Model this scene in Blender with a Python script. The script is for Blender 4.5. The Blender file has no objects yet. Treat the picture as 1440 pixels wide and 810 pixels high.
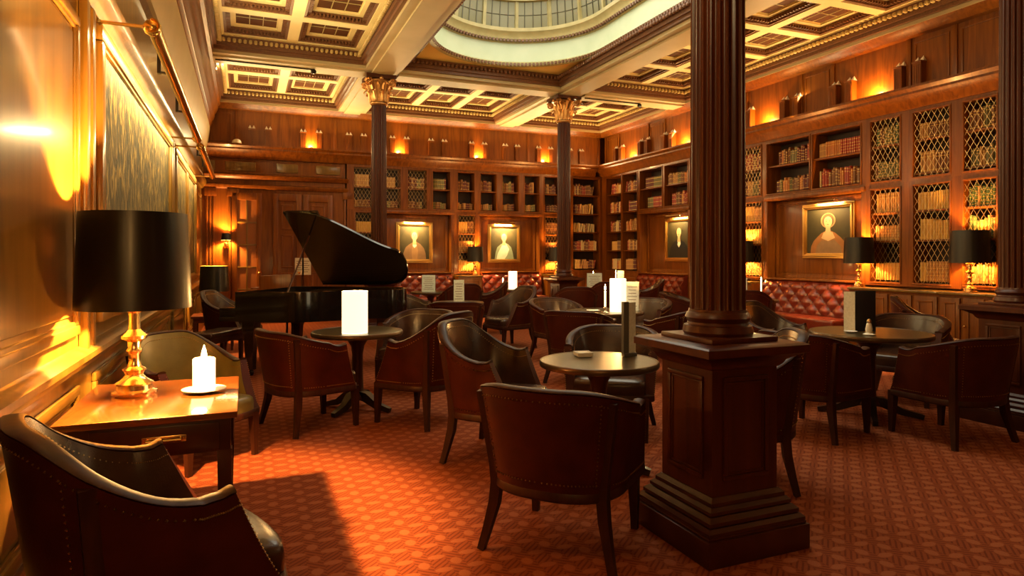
import bpy, bmesh, math, random
from mathutils import Vector, Matrix
random.seed(7)
R = math.radians
scene = bpy.context.scene
col = scene.collection
PI = math.pi

# ---------------------------------------------------------------- camera numbers
F, CX, CY, H = 913.0, 720.0, 360.0, 1.4
YAW = R(22.4)
SY, CYW = math.sin(YAW), math.cos(YAW)
XL, XR, YB = -0.8, 8.4, 14.4           # left wall face, right case fronts, back case fronts

def ray(px):
    return (px - CX) / F
def world(lat, D):
    return (SY * D + CYW * lat, CYW * D - SY * lat)
def bx(px):                             # pixel column -> X on the back plane
    u = ray(px); D = YB / (CYW - SY * u)
    return SY * D + CYW * u * D
def ry(px):                             # pixel column -> Y on the right plane
    u = ray(px); D = XR / (SY + CYW * u)
    return CYW * D - SY * u * D

# ---------------------------------------------------------------- materials
M = {}
def nd(nt, t, **kw):
    n = nt.nodes.new(t)
    for k, v in kw.items():
        setattr(n, k, v)
    return n
def base_mat(name, rgb=(.5, .5, .5), rough=.5, metal=0.0, coat=0.0, spec=.5):
    m = bpy.data.materials.new(name); m.use_nodes = True
    b = m.node_tree.nodes['Principled BSDF']
    b.inputs['Base Color'].default_value = (*rgb, 1)
    b.inputs['Roughness'].default_value = rough
    b.inputs['Metallic'].default_value = metal
    b.inputs['Coat Weight'].default_value = coat
    b.inputs['Coat Roughness'].default_value = .12
    b.inputs['Specular IOR Level'].default_value = spec
    M[name] = m
    return m, m.node_tree, b
def noisy(name, c1, c2, scale=(8, 8, 8), rough=.5, metal=0, coat=0, detail=4, bump=0.0, bscale=60, spec=.5, dist=0.0, coord='Object'):
    m, nt, b = base_mat(name, c1, rough, metal, coat, spec)
    tc = nd(nt, 'ShaderNodeTexCoord'); mp = nd(nt, 'ShaderNodeMapping')
    mp.inputs['Scale'].default_value = scale
    nt.links.new(tc.outputs[coord], mp.inputs['Vector'])
    n = nd(nt, 'ShaderNodeTexNoise'); n.inputs['Scale'].default_value = 1.0
    n.inputs['Detail'].default_value = detail; n.inputs['Distortion'].default_value = dist
    nt.links.new(mp.outputs['Vector'], n.inputs['Vector'])
    r = nd(nt, 'ShaderNodeValToRGB')
    r.color_ramp.elements[0].position = .3; r.color_ramp.elements[1].position = .7
    r.color_ramp.elements[0].color = (*c1, 1); r.color_ramp.elements[1].color = (*c2, 1)
    nt.links.new(n.outputs['Fac'], r.inputs['Fac'])
    nt.links.new(r.outputs['Color'], b.inputs['Base Color'])
    if bump:
        n2 = nd(nt, 'ShaderNodeTexNoise'); n2.inputs['Scale'].default_value = bscale
        n2.inputs['Detail'].default_value = 3
        nt.links.new(tc.outputs[coord], n2.inputs['Vector'])
        bp = nd(nt, 'ShaderNodeBump'); bp.inputs['Strength'].default_value = bump
        bp.inputs['Distance'].default_value = .01
        nt.links.new(n2.outputs['Fac'], bp.inputs['Height'])
        nt.links.new(bp.outputs['Normal'], b.inputs['Normal'])
    return m
def emit(name, rgb, strength, base=(.8, .8, .8)):
    m, nt, b = base_mat(name, base, .5)
    b.inputs['Emission Color'].default_value = (*rgb, 1)
    b.inputs['Emission Strength'].default_value = strength
    return m

noisy('wood', (.115, .029, .0022), (.225, .066, .005), (14, 14, 1.2), .36, coat=.08, dist=1.2, spec=.3)
noisy('wood_lit', (.11, .054, .006), (.20, .102, .014), (12, 12, .9), .28, coat=.4, dist=1.0)  # same timber as the plain wood, golden lamplight put into its colour
noisy('wood_dark', (.04, .009, .003), (.062, .015, .005), (9, 9, 9), .34, coat=.05, spec=.35)
noisy('wood_column', (.045, .008, .002), (.075, .015, .003), (20, 20, 1.0), .36, coat=.05, dist=.6, spec=.3)
noisy('wood_chair', (.024, .0065, .003), (.048, .013, .005), (30, 30, 4), .44, coat=.0, spec=.22)
noisy('wood_desk', (.13, .036, .006), (.20, .062, .010), (3, 26, 26), .16, coat=.7, dist=1.0)
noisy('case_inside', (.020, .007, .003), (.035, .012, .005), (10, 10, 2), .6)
noisy('leather_red', (.038, .005, .0015), (.060, .0085, .0025), (9, 9, 9), .45, bump=.12, bscale=220, spec=.22)
noisy('leather_dark', (.030, .012, .007), (.052, .020, .010), (8, 8, 8), .26, bump=.08, bscale=200, spec=.55)
noisy('leather_candlelit', (.13, .105, .030), (.185, .15, .045), (8, 8, 8), .33, bump=.1, bscale=200)  # same chair leather, candlelight painted in as an olive tone
noisy('leather_sofa', (.12, .014, .005), (.18, .024, .008), (7, 7, 7), .30, bump=.08, bscale=150, spec=.6)
noisy('ceiling_cream', (.70, .57, .27), (.78, .66, .34), (2, 2, 2), .55)
noisy('ceiling_beam', (.40, .31, .16), (.46, .36, .20), (2, 2, 2), .5)
noisy('ceiling_yellow', (.80, .56, .14), (.86, .62, .19), (2, 2, 2), .5)
noisy('carved_brown', (.11, .042, .017), (.17, .07, .028), (40, 40, 40), .4)
noisy('drum_green', (.48, .57, .42), (.55, .63, .48), (3, 3, 3), .5)
noisy('moulding_olive', (.36, .30, .13), (.46, .38, .18), (6, 6, 6), .45)
base_mat('piano_black', (.006, .005, .005), .08, 0, .6)
base_mat('brass', (.78, .52, .18), .22, 1.0)
base_mat('dull_brass', (.30, .17, .06), .32, 1.0)
base_mat('gilt', (.62, .36, .10), .32, 1.0)
base_mat('silver', (.8, .74, .6), .18, 1.0)
base_mat('shade_black', (.006, .005, .004), .33, 0, .05)
base_mat('shade_gold', (.85, .55, .18), .35, .8)
base_mat('white_china', (.8, .78, .72), .2)
noisy('paper', (.62, .58, .44), (.76, .72, .58), (60, 60, 60), .6)
noisy('paper_green', (.52, .56, .44), (.70, .72, .58), (50, 50, 50), .55)
base_mat('clear_white', (.8, .76, .62), .12)
base_mat('menu_black', (.012, .011, .011), .4)
base_mat('wax', (.85, .75, .5), .45)
base_mat('wire', (.70, .46, .22), .35, 1.0)
base_mat('black_iron', (.02, .018, .016), .35, .6)
base_mat('iron_foot', (.015, .01, .008), .3, .3, .3)
base_mat('page_cream', (.62, .50, .30), .7)
base_mat('key_white', (.8, .76, .66), .25)
def clear_emit(name, rgb, strength, fac):
    """clear glowing thing (lamp glass, flame): light passes through it"""
    m = bpy.data.materials.new(name); m.use_nodes = True; nt = m.node_tree; nt.nodes.clear()
    o = nd(nt, 'ShaderNodeOutputMaterial'); mx = nd(nt, 'ShaderNodeMixShader'); tr = nd(nt, 'ShaderNodeBsdfTransparent'); em = nd(nt, 'ShaderNodeEmission')
    em.inputs[0].default_value = (*rgb, 1); em.inputs[1].default_value = strength; mx.inputs[0].default_value = fac
    nt.links.new(tr.outputs[0], mx.inputs[1]); nt.links.new(em.outputs[0], mx.inputs[2]); nt.links.new(mx.outputs[0], o.inputs[0]); M[name] = m
clear_emit('flame', (1, .66, .25), 60, .6)
clear_emit('bulb', (1, .70, .32), 14, .4)
emit('hurricane_glow', (1, .80, .46), 1.7)
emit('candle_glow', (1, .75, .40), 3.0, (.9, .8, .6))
emit('tube_glow', (1, .72, .34), 9)
emit('uplight_lens', (1, .6, .2), 8)
base_mat('gilt_dull', (.55, .28, .09), .36, .75)
base_mat('plate_gold', (.42, .22, .07), .35, .8)
base_mat('gilt_edge', (.09, .05, .022), .28, .4)
base_mat('menu_grey', (.09, .085, .075), .35)
base_mat('brass_lit', (.85, .62, .30), .2, 1.0)
noisy('table_top', (.04, .027, .010), (.075, .050, .018), (14, 2.5, 2), .28, coat=.1, dist=1.2, spec=.4)
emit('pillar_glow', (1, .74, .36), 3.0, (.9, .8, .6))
BOOKC = {
 'brown': (.21, .08, .028), 'tan': (.46, .23, .07), 'red': (.36, .042, .02), 'dark red': (.13, .018, .012),
 'green': (.07, .11, .035), 'gold': (.66, .38, .085), 'olive': (.17, .14, .05), 'cream': (.66, .50, .25), 'orange': (.52, .18, .038)}
for k, c in BOOKC.items():
    base_mat('book ' + k, c, .42)
base_mat('book_gilt', (.75, .48, .13), .35, .7)

# carpet: staggered light lozenges between doubled diagonal lines
def carpet():
    m, nt, b = base_mat('carpet', (.3, .06, .02), .92, spec=.15)
    L = nt.links
    def math_(op, a, c=None, d=None):
        n = nd(nt, 'ShaderNodeMath', operation=op)
        for i, v in enumerate((a, c, d)):
            if v is None: continue
            if isinstance(v, (int, float)): n.inputs[i].default_value = v
            else: L.new(v, n.inputs[i])
        return n.outputs[0]
    tc = nd(nt, 'ShaderNodeTexCoord'); sp = nd(nt, 'ShaderNodeSeparateXYZ')
    mp = nd(nt, 'ShaderNodeMapping'); mp.inputs['Rotation'].default_value = (0, 0, R(0))
    L.new(tc.outputs['Object'], mp.inputs['Vector']); L.new(mp.outputs['Vector'], sp.inputs[0])
    px, py = .150, .130
    u = math_('DIVIDE', sp.outputs[0], px); v = math_('DIVIDE', sp.outputs[1], py)
    def loz(ou, ov, a, c, r):
        fu = math_('ABSOLUTE', math_('SUBTRACT', math_('FRACT', math_('ADD', u, ou)), .5))
        fv = math_('ABSOLUTE', math_('SUBTRACT', math_('FRACT', math_('ADD', v, ov)), .5))
        s = math_('ADD', math_('MULTIPLY', fu, a), math_('MULTIPLY', fv, c))
        mx = math_('MAXIMUM', math_('MULTIPLY', fu, a * 1.35), math_('MULTIPLY', fv, c * 1.35))
        return math_('LESS_THAN', math_('MAXIMUM', s, mx), r)
    l1 = loz(0, 0, 1.0, 1.7, .36); l2 = loz(.5, .5, 1.6, 1.1, .36)
    lz = math_('MAXIMUM', l1, l2)
    # ring just round each lozenge
    r1 = loz(0, 0, 1.0, 1.7, .42); r2 = loz(.5, .5, 1.6, 1.1, .42)
    ring = math_('MAXIMUM', r1, r2)
    def lines(sgn):
        w = math_('ADD', u, math_('MULTIPLY', v, sgn))
        f = math_('FRACT', math_('MULTIPLY', w, 4.0))
        return math_('LESS_THAN', f, .38)
    chk = math_('LESS_THAN', math_('FRACT', math_('ADD', math_('MULTIPLY', u, 1.0), .25)), .5)
    ln = math_('ADD', math_('MULTIPLY', chk, lines(1)), math_('MULTIPLY', math_('SUBTRACT', 1.0, chk), lines(-1)))
    ln = math_('MULTIPLY', ln, math_('SUBTRACT', 1.0, ring))
    nz = nd(nt, 'ShaderNodeTexNoise'); nz.inputs['Scale'].default_value = 220
    L.new(tc.outputs['Object'], nz.inputs['Vector'])
    def mix(f, a, c):
        n = nd(nt, 'ShaderNodeMix', data_type='RGBA')
        L.new(f, n.inputs[0])
        for i, v in ((6, a), (7, c)):
            if isinstance(v, tuple): n.inputs[i].default_value = (*v, 1)
            else: L.new(v, n.inputs[i])
        return n.outputs[2]
    c = mix(ln, (.30, .068, .019), (.19, .035, .010))
    c = mix(lz, c, (.38, .112, .040))
    hs = nd(nt, 'ShaderNodeMix', data_type='RGBA', blend_type='MULTIPLY'); hs.inputs[0].default_value = .5
    L.new(c, hs.inputs[6]); L.new(nz.outputs['Fac'], hs.inputs[7])
    br = nd(nt, 'ShaderNodeBrightContrast'); br.inputs['Bright'].default_value = 0.0
    L.new(hs.outputs[2], br.inputs[0])
    L.new(br.outputs[0], b.inputs['Base Color'])
    bp = nd(nt, 'ShaderNodeBump'); bp.inputs['Strength'].default_value = .25; bp.inputs['Distance'].default_value = .004
    L.new(nz.outputs['Fac'], bp.inputs['Height']); L.new(bp.outputs['Normal'], b.inputs['Normal'])
carpet()

# big olive painting on the left wall
def mural():
    m, nt, b = base_mat('mural', (.2, .17, .07), .6, spec=.2)
    L = nt.links
    tc = nd(nt, 'ShaderNodeTexCoord'); mp = nd(nt, 'ShaderNodeMapping'); mp.inputs['Scale'].default_value = (9, 11, 4.5)
    L.new(tc.outputs['Object'], mp.inputs['Vector'])
    n = nd(nt, 'ShaderNodeTexNoise'); n.inputs['Scale'].default_value = 1.6; n.inputs['Detail'].default_value = 9; n.inputs['Distortion'].default_value = .9
    L.new(mp.outputs['Vector'], n.inputs['Vector'])
    r = nd(nt, 'ShaderNodeValToRGB')
    e = r.color_ramp.elements
    e[0].position = .34; e[0].color = (.012, .010, .003, 1)
    e[1].position = .70; e[1].color = (.22, .155, .035, 1)
    x = e.new(.47); x.color = (.028, .026, .008, 1)
    x = e.new(.54); x.color = (.07, .045, .010, 1)
    L.new(n.outputs['Fac'], r.inputs['Fac']); L.new(r.outputs['Color'], b.inputs['Base Color'])
    bp = nd(nt, 'ShaderNodeBump'); bp.inputs['Strength'].default_value = .6; bp.inputs['Distance'].default_value = .02
    L.new(n.outputs['Fac'], bp.inputs['Height']); L.new(bp.outputs['Normal'], b.inputs['Normal'])
mural()

def stripe_glass(name, c, em, es, sx=.16, sz=.16):
    """leaded glass: a mottled pane backlit by the sky, crossed by dark cames"""
    m, nt, b = base_mat(name, c, .25)
    L = nt.links
    n = nd(nt, 'ShaderNodeTexNoise'); n.inputs['Scale'].default_value = 2.3; n.inputs['Detail'].default_value = 3
    tc = nd(nt, 'ShaderNodeTexCoord'); L.new(tc.outputs['Object'], n.inputs['Vector'])
    mx = nd(nt, 'ShaderNodeMix', data_type='RGBA'); L.new(n.outputs['Fac'], mx.inputs[0])
    mx.inputs[6].default_value = (em[0] * .55, em[1] * .55, em[2] * .45, 1); mx.inputs[7].default_value = (*em, 1)
    L.new(mx.outputs[2], b.inputs['Emission Color']); b.inputs['Emission Strength'].default_value = es
stripe_glass('glass_low', (.14, .13, .08), (.62, .50, .18), .20)
stripe_glass('glass_top', (.8, .82, .72), (1.0, .98, .82), 3.2)
noisy('bead_gold', (.42, .30, .11), (.50, .37, .15), (8, 8, 8), .5)
base_mat('lead', (.10, .09, .06), .4, .3)
noisy('coffer_brown', (.07, .025, .009), (.12, .045, .016), (3, 3, 3), .7, spec=.15)

# ---------------------------------------------------------------- mesh builder
class MB:
    def __init__(s):
        s.v = []; s.f = []; s.m = []; s.s = []
    def add(s, vs, fs, mat=0, smooth=False):
        o = len(s.v)
        s.v += [tuple(v) for v in vs]
        for f in fs:
            s.f.append(tuple(i + o for i in f)); s.m.append(mat); s.s.append(smooth)
        return s
    def box(s, lo, hi, mat=0, mp=None):
        c = [(x, y, z) for x in (lo[0], hi[0]) for y in (lo[1], hi[1]) for z in (lo[2], hi[2])]
        if mp: c = [mp(*p) for p in c]
        return s.add(c, [(0, 1, 3, 2), (4, 6, 7, 5), (0, 4, 5, 1), (2, 3, 7, 6), (0, 2, 6, 4), (1, 5, 7, 3)], mat)
    def bevbox(s, lo, hi, bev=.01, mat=0, mp=None, seg=2):
        b = bmesh.new(); bmesh.ops.create_cube(b, size=1)
        for v in b.verts:
            v.co = [lo[i] + (v.co[i] + .5) * (hi[i] - lo[i]) for i in range(3)]
        bmesh.ops.bevel(b, geom=b.edges[:], offset=bev, segments=seg, affect='EDGES', profile=.6)
        b.verts.index_update()
        vs = [tuple(v.co) for v in b.verts]
        if mp: vs = [mp(*p) for p in vs]
        fs = [[v.index for v in f.verts] for f in b.faces]; b.free()
        return s.add(vs, fs, mat, True)
    def loft(s, rings, mat=0, smooth=True, closed=True, caps=True, wrap=False):
        n = len(rings[0]); vs = [p for r in rings for p in r]; fs = []
        k = len(rings)
        for i in range(k if wrap else k - 1):
            i2 = (i + 1) % k
            for j in range(n if closed else n - 1):
                j2 = (j + 1) % n
                fs.append((i * n + j, i * n + j2, i2 * n + j2, i2 * n + j))
        if caps and closed and not wrap:
            fs.append(tuple(range(n))); fs.append(tuple((k - 1) * n + j for j in range(n)))
        return s.add(vs, fs, mat, smooth)
    def tube(s, pts, rad, seg=10, mat=0, square=False, smooth=True, caps=True):
        pts = [Vector(p) for p in pts]
        if not isinstance(rad, (list, tuple)): rad = [rad] * len(pts)
        rings = []; up = None
        for i, p in enumerate(pts):
            d = (pts[min(i + 1, len(pts) - 1)] - pts[max(i - 1, 0)]).normalized()
            if up is None:
                up = Vector((0, 1, 0)) if abs(d.z) > .7 else Vector((0, 0, 1))
            a = d.cross(up).normalized(); up = a.cross(d).normalized()
            k = 4 if square else seg
            off = PI / 4 if square else 0
            q = math.sqrt(2) if square else 1
            rings.append([p + (a * math.cos(2 * PI * j / k + off) + up * math.sin(2 * PI * j / k + off)) * rad[i] * q for j in range(k)])
        return s.loft(rings, mat, smooth and not square, True, caps)
    def lathe(s, prof, seg=24, mat=0, c=(0, 0, 0), fn=None, caps=True, smooth=True):
        rings = []
        for r, z in prof:
            rings.append([(c[0] + (fn(r, 2 * PI * j / seg, z) if fn else r) * math.cos(2 * PI * j / seg),
                           c[1] + (fn(r, 2 * PI * j / seg, z) if fn else r) * math.sin(2 * PI * j / seg), c[2] + z) for j in range(seg)])
        return s.loft(rings, mat, smooth, True, caps)
    def prism(s, poly, z0, z1, mat=0, mp=None, smooth=False):
        n = len(poly)
        vs = [(x, y, z0) for x, y in poly] + [(x, y, z1) for x, y in poly]
        if mp: vs = [mp(*p) for p in vs]
        fs = [tuple(range(n)), tuple(range(n, 2 * n))] + [(i, (i + 1) % n, n + (i + 1) % n, n + i) for i in range(n)]
        return s.add(vs, fs, mat, smooth)
    def sphere(s, c, r, mat=0, seg=12, rings=8, sc=(1, 1, 1)):
        rr = []
        for i in range(rings + 1):
            a = PI * i / rings
            q = max(math.sin(a), 1e-3)
            rr.append([(c[0] + r * sc[0] * q * math.cos(2 * PI * j / seg), c[1] + r * sc[1] * q * math.sin(2 * PI * j / seg), c[2] - r * sc[2] * math.cos(a)) for j in range(seg)])
        return s.loft(rr, mat, True, True, True)
    def bead(s, p, r, mat=0):
        x, y, z = p
        return s.add([(x + r, y, z), (x - r, y, z), (x, y + r, z), (x, y - r, z), (x, y, z + r), (x, y, z - r)],
                     [(0, 2, 4), (2, 1, 4), (1, 3, 4), (3, 0, 4), (2, 0, 5), (1, 2, 5), (3, 1, 5), (0, 3, 5)], mat, True)
    def mesh(s, name, mats, off=None, ang=38):
        me = bpy.data.meshes.new(name)
        vs = s.v if off is None else [(x - off[0], y - off[1], z - off[2]) for x, y, z in s.v]
        me.from_pydata(vs, [], s.f)
        for n in (mats if isinstance(mats, (list, tuple)) else [mats]):
            me.materials.append(M[n])
        me.polygons.foreach_set('material_index', s.m)
        me.polygons.foreach_set('use_smooth', s.s)
        b = bmesh.new(); b.from_mesh(me); bmesh.ops.recalc_face_normals(b, faces=b.faces[:]); b.to_mesh(me); b.free()
        me.set_sharp_from_angle(angle=R(ang))
        me.update()
        return me
    def build(s, name, mats, parent=None, loc=None, off=None):
        me = s.mesh(name, mats, off)
        o = bpy.data.objects.new(name, me); col.objects.link(o)
        if parent: o.parent = parent
        if loc: o.location = loc
        return o

def tag(o, label=None, cat=None, group=None, kind=None):
    for k, v in (('label', label), ('category', cat), ('group', group), ('kind', kind)):
        if v: o[k] = v
    return o
def empty(name, label, cat, loc=(0, 0, 0), rz=0, group=None):
    o = bpy.data.objects.new(name, None); o.empty_display_size = .1; col.objects.link(o)
    o.location = loc; o.rotation_euler = (0, 0, rz)
    return tag(o, label, cat, group)
def struct(mb, name, mats, label=None):
    o = mb.build(name, mats); o['kind'] = 'structure'
    if label: o['label'] = label
    return o
kids = {}
def dup(root, loc, rz, label, group=None, scale=None):
    r = root.copy(); col.objects.link(r); r.location = loc; r.rotation_euler = (0, 0, rz); r['label'] = label
    if scale: r.scale = scale
    if group: r['group'] = group
    elif 'group' in r.keys(): del r['group']
    for ch in list(root.children):
        c = ch.copy(); col.objects.link(c); c.parent = r
        for g in list(ch.children):
            d = g.copy(); col.objects.link(d); d.parent = c
    return r
def face(f):                                   # heading so that local +Y looks along f
    return math.atan2(-f[0], f[1])
def sst(a, b, x):
    t = max(0, min(1, (x - a) / (b - a))); return t * t * (3 - 2 * t)
def mapB(u, v, w): return (u, YB - w, v)        # on the back wall: along, up, out
def mapR(u, v, w): return (XR - w, u, v)
def mapL(u, v, w): return (XL + w, u, v)
def light(kind, name, loc, power, color, size=.04, rot=None, **kw):
    d = bpy.data.lights.new(name, kind); d.energy = power; d.color = color
    if kind in ('POINT', 'SPOT'): d.shadow_soft_size = size
    for k, v in kw.items(): setattr(d, k, v)
    o = bpy.data.objects.new(name, d); col.objects.link(o); o.location = loc
    if rot: o.rotation_euler = rot
    return o
WARM = (1, .50, .14); AMBER = (1, .50, .14); PALE = (1, .77, .36)
# ================================================================ THE ROOM SHELL
CZ = 4.74                                      # ceiling of the bays, beams hang to 4.5
X1, X2, YC = 2.14, 5.75, 11.15
XW, YW = XR + .36, YB + .36                    # real wall planes behind the cases
YF = -3.2
b = MB(); b.box((-1.1, YF, -.1), (XW + .1, YW + .1, 0)); struct(b, 'floor', 'carpet', 'orange red carpet with a lozenge pattern')
b = MB(); b.box((XL - .2, YF - .1, 0), (XL, YW + .1, 6.7))
# panel fields and mouldings of the left wall
def frame(b, mp, u0, u1, v0, v1, w, t=.05, h=.02, mat=0):
    for lo, hi in (((u0, v0, w), (u1, v0 + t, w + h)), ((u0, v1 - t, w), (u1, v1, w + h)),
                   ((u0, v0 + t, w), (u0 + t, v1 - t, w + h)), ((u1 - t, v0 + t, w), (u1, v1 - t, w + h))):
        b.bevbox(lo, hi, min(t, h) * .4, mat, mp)
def field(b, mp, u0, u1, v0, v1, w, mat=0):    # moulded frame with a raised field
    frame(b, mp, u0, u1, v0, v1, w, .05, .025, mat)
    frame(b, mp, u0 + .045, u1 - .045, v0 + .045, v1 - .045, w, .025, .014, mat)
    b.bevbox((u0 + .10, v0 + .10, w), (u1 - .10, v1 - .10, w + .012), .008, mat, mp)
def run(b, mp, u0, u1, prof, mat=0):           # moulding: profile of (w, v) swept along u
    b.loft([[mp(u0, v, w) for w, v in prof], [mp(u1, v, w) for w, v in prof]], mat, False)
field(b, mapL, -.6, 1.5, 1.0, 2.62, 0); field(b, mapL, 1.62, 3.92, 1.0, 2.62, 0)
for y in (3.98, 4.12, 8.36, 8.50, 10.4, 10.54):
    b.bevbox((y, .9, 0), (y + .07, 2.75, .045), .015, 0, mapL)
for u0, u1 in ((-.6, 1.5), (1.62, 3.92), (4.3, 6.2), (6.35, 8.25), (8.65, 10.3), (10.7, 12.4), (12.5, 14.2)):
    field(b, mapL, u0, u1, .24, .74, 0)
field(b, mapL, 12.55, 14.2, 1.0, 2.62, 0)
run(b, mapL, YF, YB, [(0, .82), (.03, .82), (.05, .86), (.07, .87), (.07, .90), (.03, .92), (0, .93)])
struct(b, 'wall_left', 'wood_lit', 'glossy brown panelled wall, golden lamplight put into its colour')
b = MB(); run(b, mapL, YF, YB, [(0, 0), (.05, 0), (.05, .15), (.03, .18), (.02, .2), (0, .2)])
struct(b, 'baseboard_left', 'wood')
# entablature of the left wall
b = MB()
run(b, mapL, YF, YB, [(0, 2.76), (.03, 2.76), (.05, 2.80), (.09, 2.84), (.10, 2.90), (.06, 2.93), (.05, 2.97), (0, 2.97)])
run(b, mapL, YF, YB, [(0, 2.97), (.04, 2.97), (.04, 3.40), (.08, 3.43), (.09, 3.50), (0, 3.52)])
struct(b, 'trim_1', 'wood_lit', 'wooden entablature above the left wall panels')
b = MB()
run(b, mapL, YF, YB, [(0, 3.5), (.09, 3.5), (.12, 3.62), (.16, 3.95), (.16, 4.02), (0, 4.05)])
struct(b, 'trim_2', 'ceiling_beam', 'tan coved band below the crown moulding')
b = MB()
run(b, mapL, YF, YB, [(0, 4.0), (.17, 4.0), (.19, 4.06), (.20, 4.07), (.20, 4.11), (.23, 4.15), (.25, 4.22), (.25, 4.25), (.28, 4.30), (.31, 4.38), (.31, 4.42), (.35, 4.46), (.35, 4.56), (0, 4.56)])
struct(b, 'trim_3', 'wood', 'stepped dark crown moulding of the left wall')

# other walls
b = MB(); b.box((XL - .2, YW, 0), (XW + .2, YW + .15, 6.7)); 
field(b, lambda u, v, w: (u, YW - w, v), 0, 1, 1, 2, 0)
struct(b, 'wall_back', 'wood')
b = MB(); b.box((XW, YF, 0), (XW + .15, YW, 6.7)); struct(b, 'wall_right', 'wood')
b = MB(); b.box((XL - .2, YF - .15, 0), (XW + .15, YF, 6.7)); struct(b, 'wall_front', 'wood')

# ---------------------------------------------------------------- ceiling
b = MB()
hole = []
HX, R0 = 3.95, 1.46
CYS = (4.4, 9.1)
def stadium(r, z, n=28, cx=HX):
    pts = []
    for i in range(n + 1):
        a = PI * i / n; pts.append((cx + r * math.cos(a), CYS[1] + r * math.sin(a), z))
    for i in range(n + 1):
        a = PI + PI * i / n; pts.append((cx + r * math.cos(a), CYS[0] + r * math.sin(a), z))
    return pts
# roof slab as strips round the opening
XA0, XA1, XB0, XB1, XC0, XC1 = -.48, 1.86, 2.44, 5.46, 6.04, XR - .05
TOP = CZ + .5
for lo, hi in (((XL - .2, YF - .1), (XB0 - .05, YW + .1)), ((XB1 + .05, YF - .1), (XW + .2, YW + .1)),
               ((XB0 - .05, YF - .1), (XB1 + .05, 2.6)), ((XB0 - .05, 10.9), (XB1 + .05, YW + .1))):
    b.box((lo[0], lo[1], CZ + .24), (hi[0], hi[1], TOP))
struct(b, 'ceiling', 'ceiling_cream', 'cream coffered ceiling')
# beams
b = MB()
def beam(lo, hi):
    b.box((lo[0], lo[1], 4.5), (hi[0], hi[1], CZ + .26))
for xa, xb in ((XA1, XB0), (XB1, XC0)):
    beam((xa, YF), (xb, YW))
    b.box((xa + .12, YF, 4.47), (xb - .12, YW, 4.5))
for y in (2.6, YC):
    for xa, xb in ((XL, XA1), (XB0, XB1), (XC0, XW)):
        beam((xa, y - .3), (xb, y + .3)); b.box((xa, y - .18, 4.47), (xb, y + .18, 4.5))
beam((XL, YB - .12), (XA1, YW)); beam((XB0, YB - .12), (XB1, YW)); beam((XC0, YB - .12), (XW, YW))
beam((XC1 - .06, YF), (XW, YB - .12)); beam((XL, YF), (XA0, YB - .12))
struct(b, 'trim_4', 'ceiling_beam', 'grid of pale painted ceiling beams')
# dark carved moulding and bead rows along each bay
def bay_edge(x0, x1, y0, y1):
    e = MB()
    for t, z0, z1, m in ((.05, 4.55, 4.60, 0), (.09, 4.60, 4.67, 0), (.11, 4.67, CZ + .02, 0)):
        e.box((x0, y0, z0), (x1, y0 + t, z1), m); e.box((x0, y1 - t, z0), (x1, y1, z1), m)
        e.box((x0, y0 + t, z0), (x0 + t, y1 - t, z1), m); e.box((x1 - t, y0 + t, z0), (x1, y1 - t, z1), m)
    st = .075
    n = int((x1 - x0) / st)
    for i in range(n):
        x = x0 + (i + .5) * (x1 - x0) / n
        for y in (y0 + .135, y1 - .135):
            e.bevbox((x - .024, y - .03, 4.645), (x + .024, y + .03, 4.70), .012, 1, seg=1)
    n = int((y1 - y0) / st)
    for i in range(n):
        y = y0 + (i + .5) * (y1 - y0) / n
        for x in (x0 + .135, x1 - .135):
            e.bevbox((x - .03, y - .024, 4.645), (x + .03, y + .024, 4.70), .012, 1, seg=1)
    return e
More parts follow.
